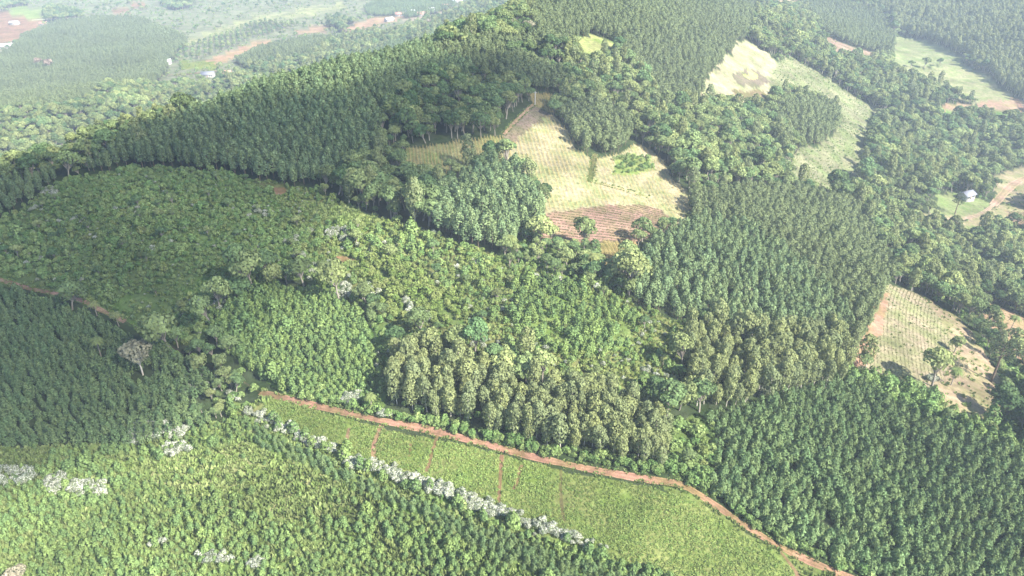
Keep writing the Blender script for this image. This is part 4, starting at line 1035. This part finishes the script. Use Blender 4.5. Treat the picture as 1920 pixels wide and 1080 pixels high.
def house(px_, py_, L, W, H, rz, roofm, label, off=(0, 0)):
    x, y = hitp(px_, py_); x += off[0]; y += off[1]
    zs = [ground_at(x + dx_, y + dy_) for dx_ in (-L / 2, 0, L / 2) for dy_ in (-W / 2, W / 2)]
    r = obj('house', None); r.location = (x, y, min(zs)); r.rotation_euler = (0, 0, rz); tag(r, label, 'house')
    B = H + (max(zs) - min(zs)); a, b = L / 2, W / 2; g = W * .28
    V = np.array([(-a,-b,-.5),(a,-b,-.5),(a,b,-.5),(-a,b,-.5),(-a,-b,B),(a,-b,B),(a,b,B),(-a,b,B),(-a,0,B+g),(a,0,B+g)])
    Fq = np.array([(0,1,5,4),(2,3,7,6)]); F5 = np.array([(1,2,6,9,5),(3,0,4,8,7)])
    obj('wall', mesh_np('wall', V, [Fq, F5], [M['wall']]), r)
    o_ = .6; t_ = .14; a2, b2 = a + o_, b + o_; zz = B - o_ * g / b
    V = np.array([(-a2,-b2,zz+.03),(a2,-b2,zz+.03),(a2,0,B+g+.03),(-a2,0,B+g+.03),(-a2,b2,zz+.03),(a2,b2,zz+.03)])
    V = np.concatenate([V, V + (0, 0, t_)])
    Fq = np.array([(6,7,8,9),(9,8,11,10),(1,0,3,2),(2,3,4,5),(0,1,7,6),(5,4,10,11),(0,6,9,3),(3,9,10,4),(1,2,8,7),(2,5,11,8)])
    rf = obj('roof', mesh_np('roof', V, Fq, [M[roofm]]), r)
    def pane(name, cx, cz, w_, h_, m_, side=-1):
        y0 = side * (b + .04)
        V = np.array([(cx-w_/2,y0-.04,cz),(cx+w_/2,y0-.04,cz),(cx+w_/2,y0-.04,cz+h_),(cx-w_/2,y0-.04,cz+h_),(cx-w_/2,y0+.1,cz),(cx+w_/2,y0+.1,cz),(cx+w_/2,y0+.1,cz+h_),(cx-w_/2,y0+.1,cz+h_)])
        Fq = np.array([(0,1,2,3),(1,5,6,2),(5,4,7,6),(4,0,3,7),(3,2,6,7),(0,4,5,1)])
        obj(name, mesh_np(name, V, Fq, [M[m_]]), r)
    z0 = B - H
    pane('door', 0, z0 + .05, 1.0, 2.1, 'wood')
    for cx in (-L * .33, -L * .17, L * .2, L * .35): pane('window', cx, z0 + 1, 1.1, 1.1, 'dark')
    return r
house(1810, 374, 9, 6, 2.8, .5, 'groof', 'small farmhouse with grey sheet roof behind the green lawn in the right valley')
house(1935, 458, 12, 7, 3, .3, 'groof', 'grey roofed shed cut by the right edge below the farm')
for x, y, L, W, rz, rm, lb in [
 (28,46,14,8,.1,'wroof','white roofed farm building at the upper left'),(82,47,11,7,.4,'roof','red roofed house beside the white roofed farm building'),
 (10,90,22,11,.2,'wroof','large pale roofed barn at the left edge of the hazy valley'),(308,120,18,9,.2,'wroof','long pale roofed house in front of the lime meadow'),
 (298,114,10,7,.5,'roof','clay roofed house just left of the long pale house'),(391,144,14,9,.1,'groof','low grey shed near the end of the ploughed strip'),
 (424,142,12,8,.3,'roof','clay roofed house just beyond the ridge trees'),(750,30,16,10,.3,'roof','clay roofed village house left of the pale road'),
 (770,26,16,10,-.2,'wroof','white roofed village house, second from the left'),(792,30,18,10,.2,'roof','clay roofed village house beside the village green'),
 (812,22,16,11,.5,'wroof','white roofed village house above the green'),(838,16,18,10,0,'roof','clay roofed village house near the pale road bend'),
 (858,6,20,12,.3,'wroof','large white roofed village hall at the road end'),(730,40,14,9,.7,'wroof','white roofed house at the edge of the red field'),
 (1548,107,10,6,.4,'wroof','small white roofed hut at the lower edge of the pink clearing')]:
    house(x, y, L, W, 3.2, rz, rm, lb)
# concrete post at the corner of the small maize patch
X_, Y_ = hitp(1003, 196); z_ = ground_at(X_, Y_)
V, F = tube([(0, 0, -.3), (0, 0, 6.5)], [.28, .2], 8)
V2, F2 = limb((-.9, 0, 6.0), (.9, 0, 6.0), .09, .09)
r = obj('utility_pole', None); r.location = (X_, Y_, z_); tag(r, 'pale concrete pole at the corner between maize and tilled wedge', 'pole')
obj('pole', mesh_np('pole', V, F, [M['concrete']]), r); obj('crossarm', mesh_np('crossarm', V2, F2, [M['concrete']]), r)


# ------------------------------------------------------------------ cloud that shades the left of the scene
def hitp(x, y, lift=0.0):
    a, b = hit([x], [y], lift); return float(a[0]), float(b[0])
def cloud(name, spots, alt, dens_):
    V = []; F = []; o_ = 0
    import bmesh
    bm = bmesh.new()
    for (sx, sy, sr) in spots:
        gx, gy = sx, sy
        gz = 130
        k = (alt - gz) / SUN.z
        c = Vector((gx, gy, gz)) + SUN * k
        ret = bmesh.ops.create_icosphere(bm, subdivisions=3, radius=1.0)
        for v in ret['verts']:
            nn = 1 + .18 * math.sin(v.co.x * 5 + gx) * math.cos(v.co.y * 4 + gy) + .1 * math.sin(v.co.z * 9)
            v.co = c + Vector((v.co.x * sr * nn, v.co.y * sr * nn, v.co.z * sr * .45 * nn))
    me = bpy.data.meshes.new(name); bm.to_mesh(me); bm.free()
    m, t_ = mat_new(name + '_vapour')
    pv = nd(t_, 'ShaderNodeVolumePrincipled'); pv.inputs['Density'].default_value = dens_; pv.inputs['Color'].default_value = (1, 1, 1, 1)
    oo = nd(t_, 'ShaderNodeOutputMaterial'); t_.links.new(pv.outputs[0], oo.inputs['Volume'])
    me.materials.append(m)
    o = obj(name, me); md = o.modifiers.new('merge', 'REMESH'); md.mode = 'VOXEL'; md.voxel_size = 9
    tag(o, kind='structure')
    return o
spots = []
for (x, y, r) in [(620,245,46),(500,272,42),(720,182,42),(790,150,36),(380,280,50),(250,300,40),(880,150,45),(960,150,30),(700,280,40),
                  (50,640,50),(160,560,40),(-60,560,50),(150,700,35),(300,700,25),(60,420,40),(330,420,30),(-60,760,35)  ,(420,500,32),(480,380,30),(220,640,45),(100,760,40),(540,330,35),(-150,450,60)]:
    gx, gy = hitp(x, y); spots.append((gx, gy, r))
cloud('cloud', spots, 620, 0.030)

# ------------------------------------------------------------------ haze
V = np.array([(x, y, z) for z in (-30, 285) for y in (-400, 3200) for x in (-2600, 2600)], float)
F = np.array([(0, 2, 3, 1), (4, 5, 7, 6), (0, 1, 5, 4), (2, 6, 7, 3), (0, 4, 6, 2), (1, 3, 7, 5)])
m, t_ = mat_new('haze')
pv = nd(t_, 'ShaderNodeVolumePrincipled'); pv.inputs['Density'].default_value = HAZE_DENSITY; pv.inputs['Color'].default_value = (*HAZE_COLOR, 1)
oo = nd(t_, 'ShaderNodeOutputMaterial'); t_.links.new(pv.outputs[0], oo.inputs['Volume'])
ho = obj('haze', mesh_np('haze', V, F, [m])); tag(ho, 'pale thin air haze over the valley', 'haze', None, 'stuff')
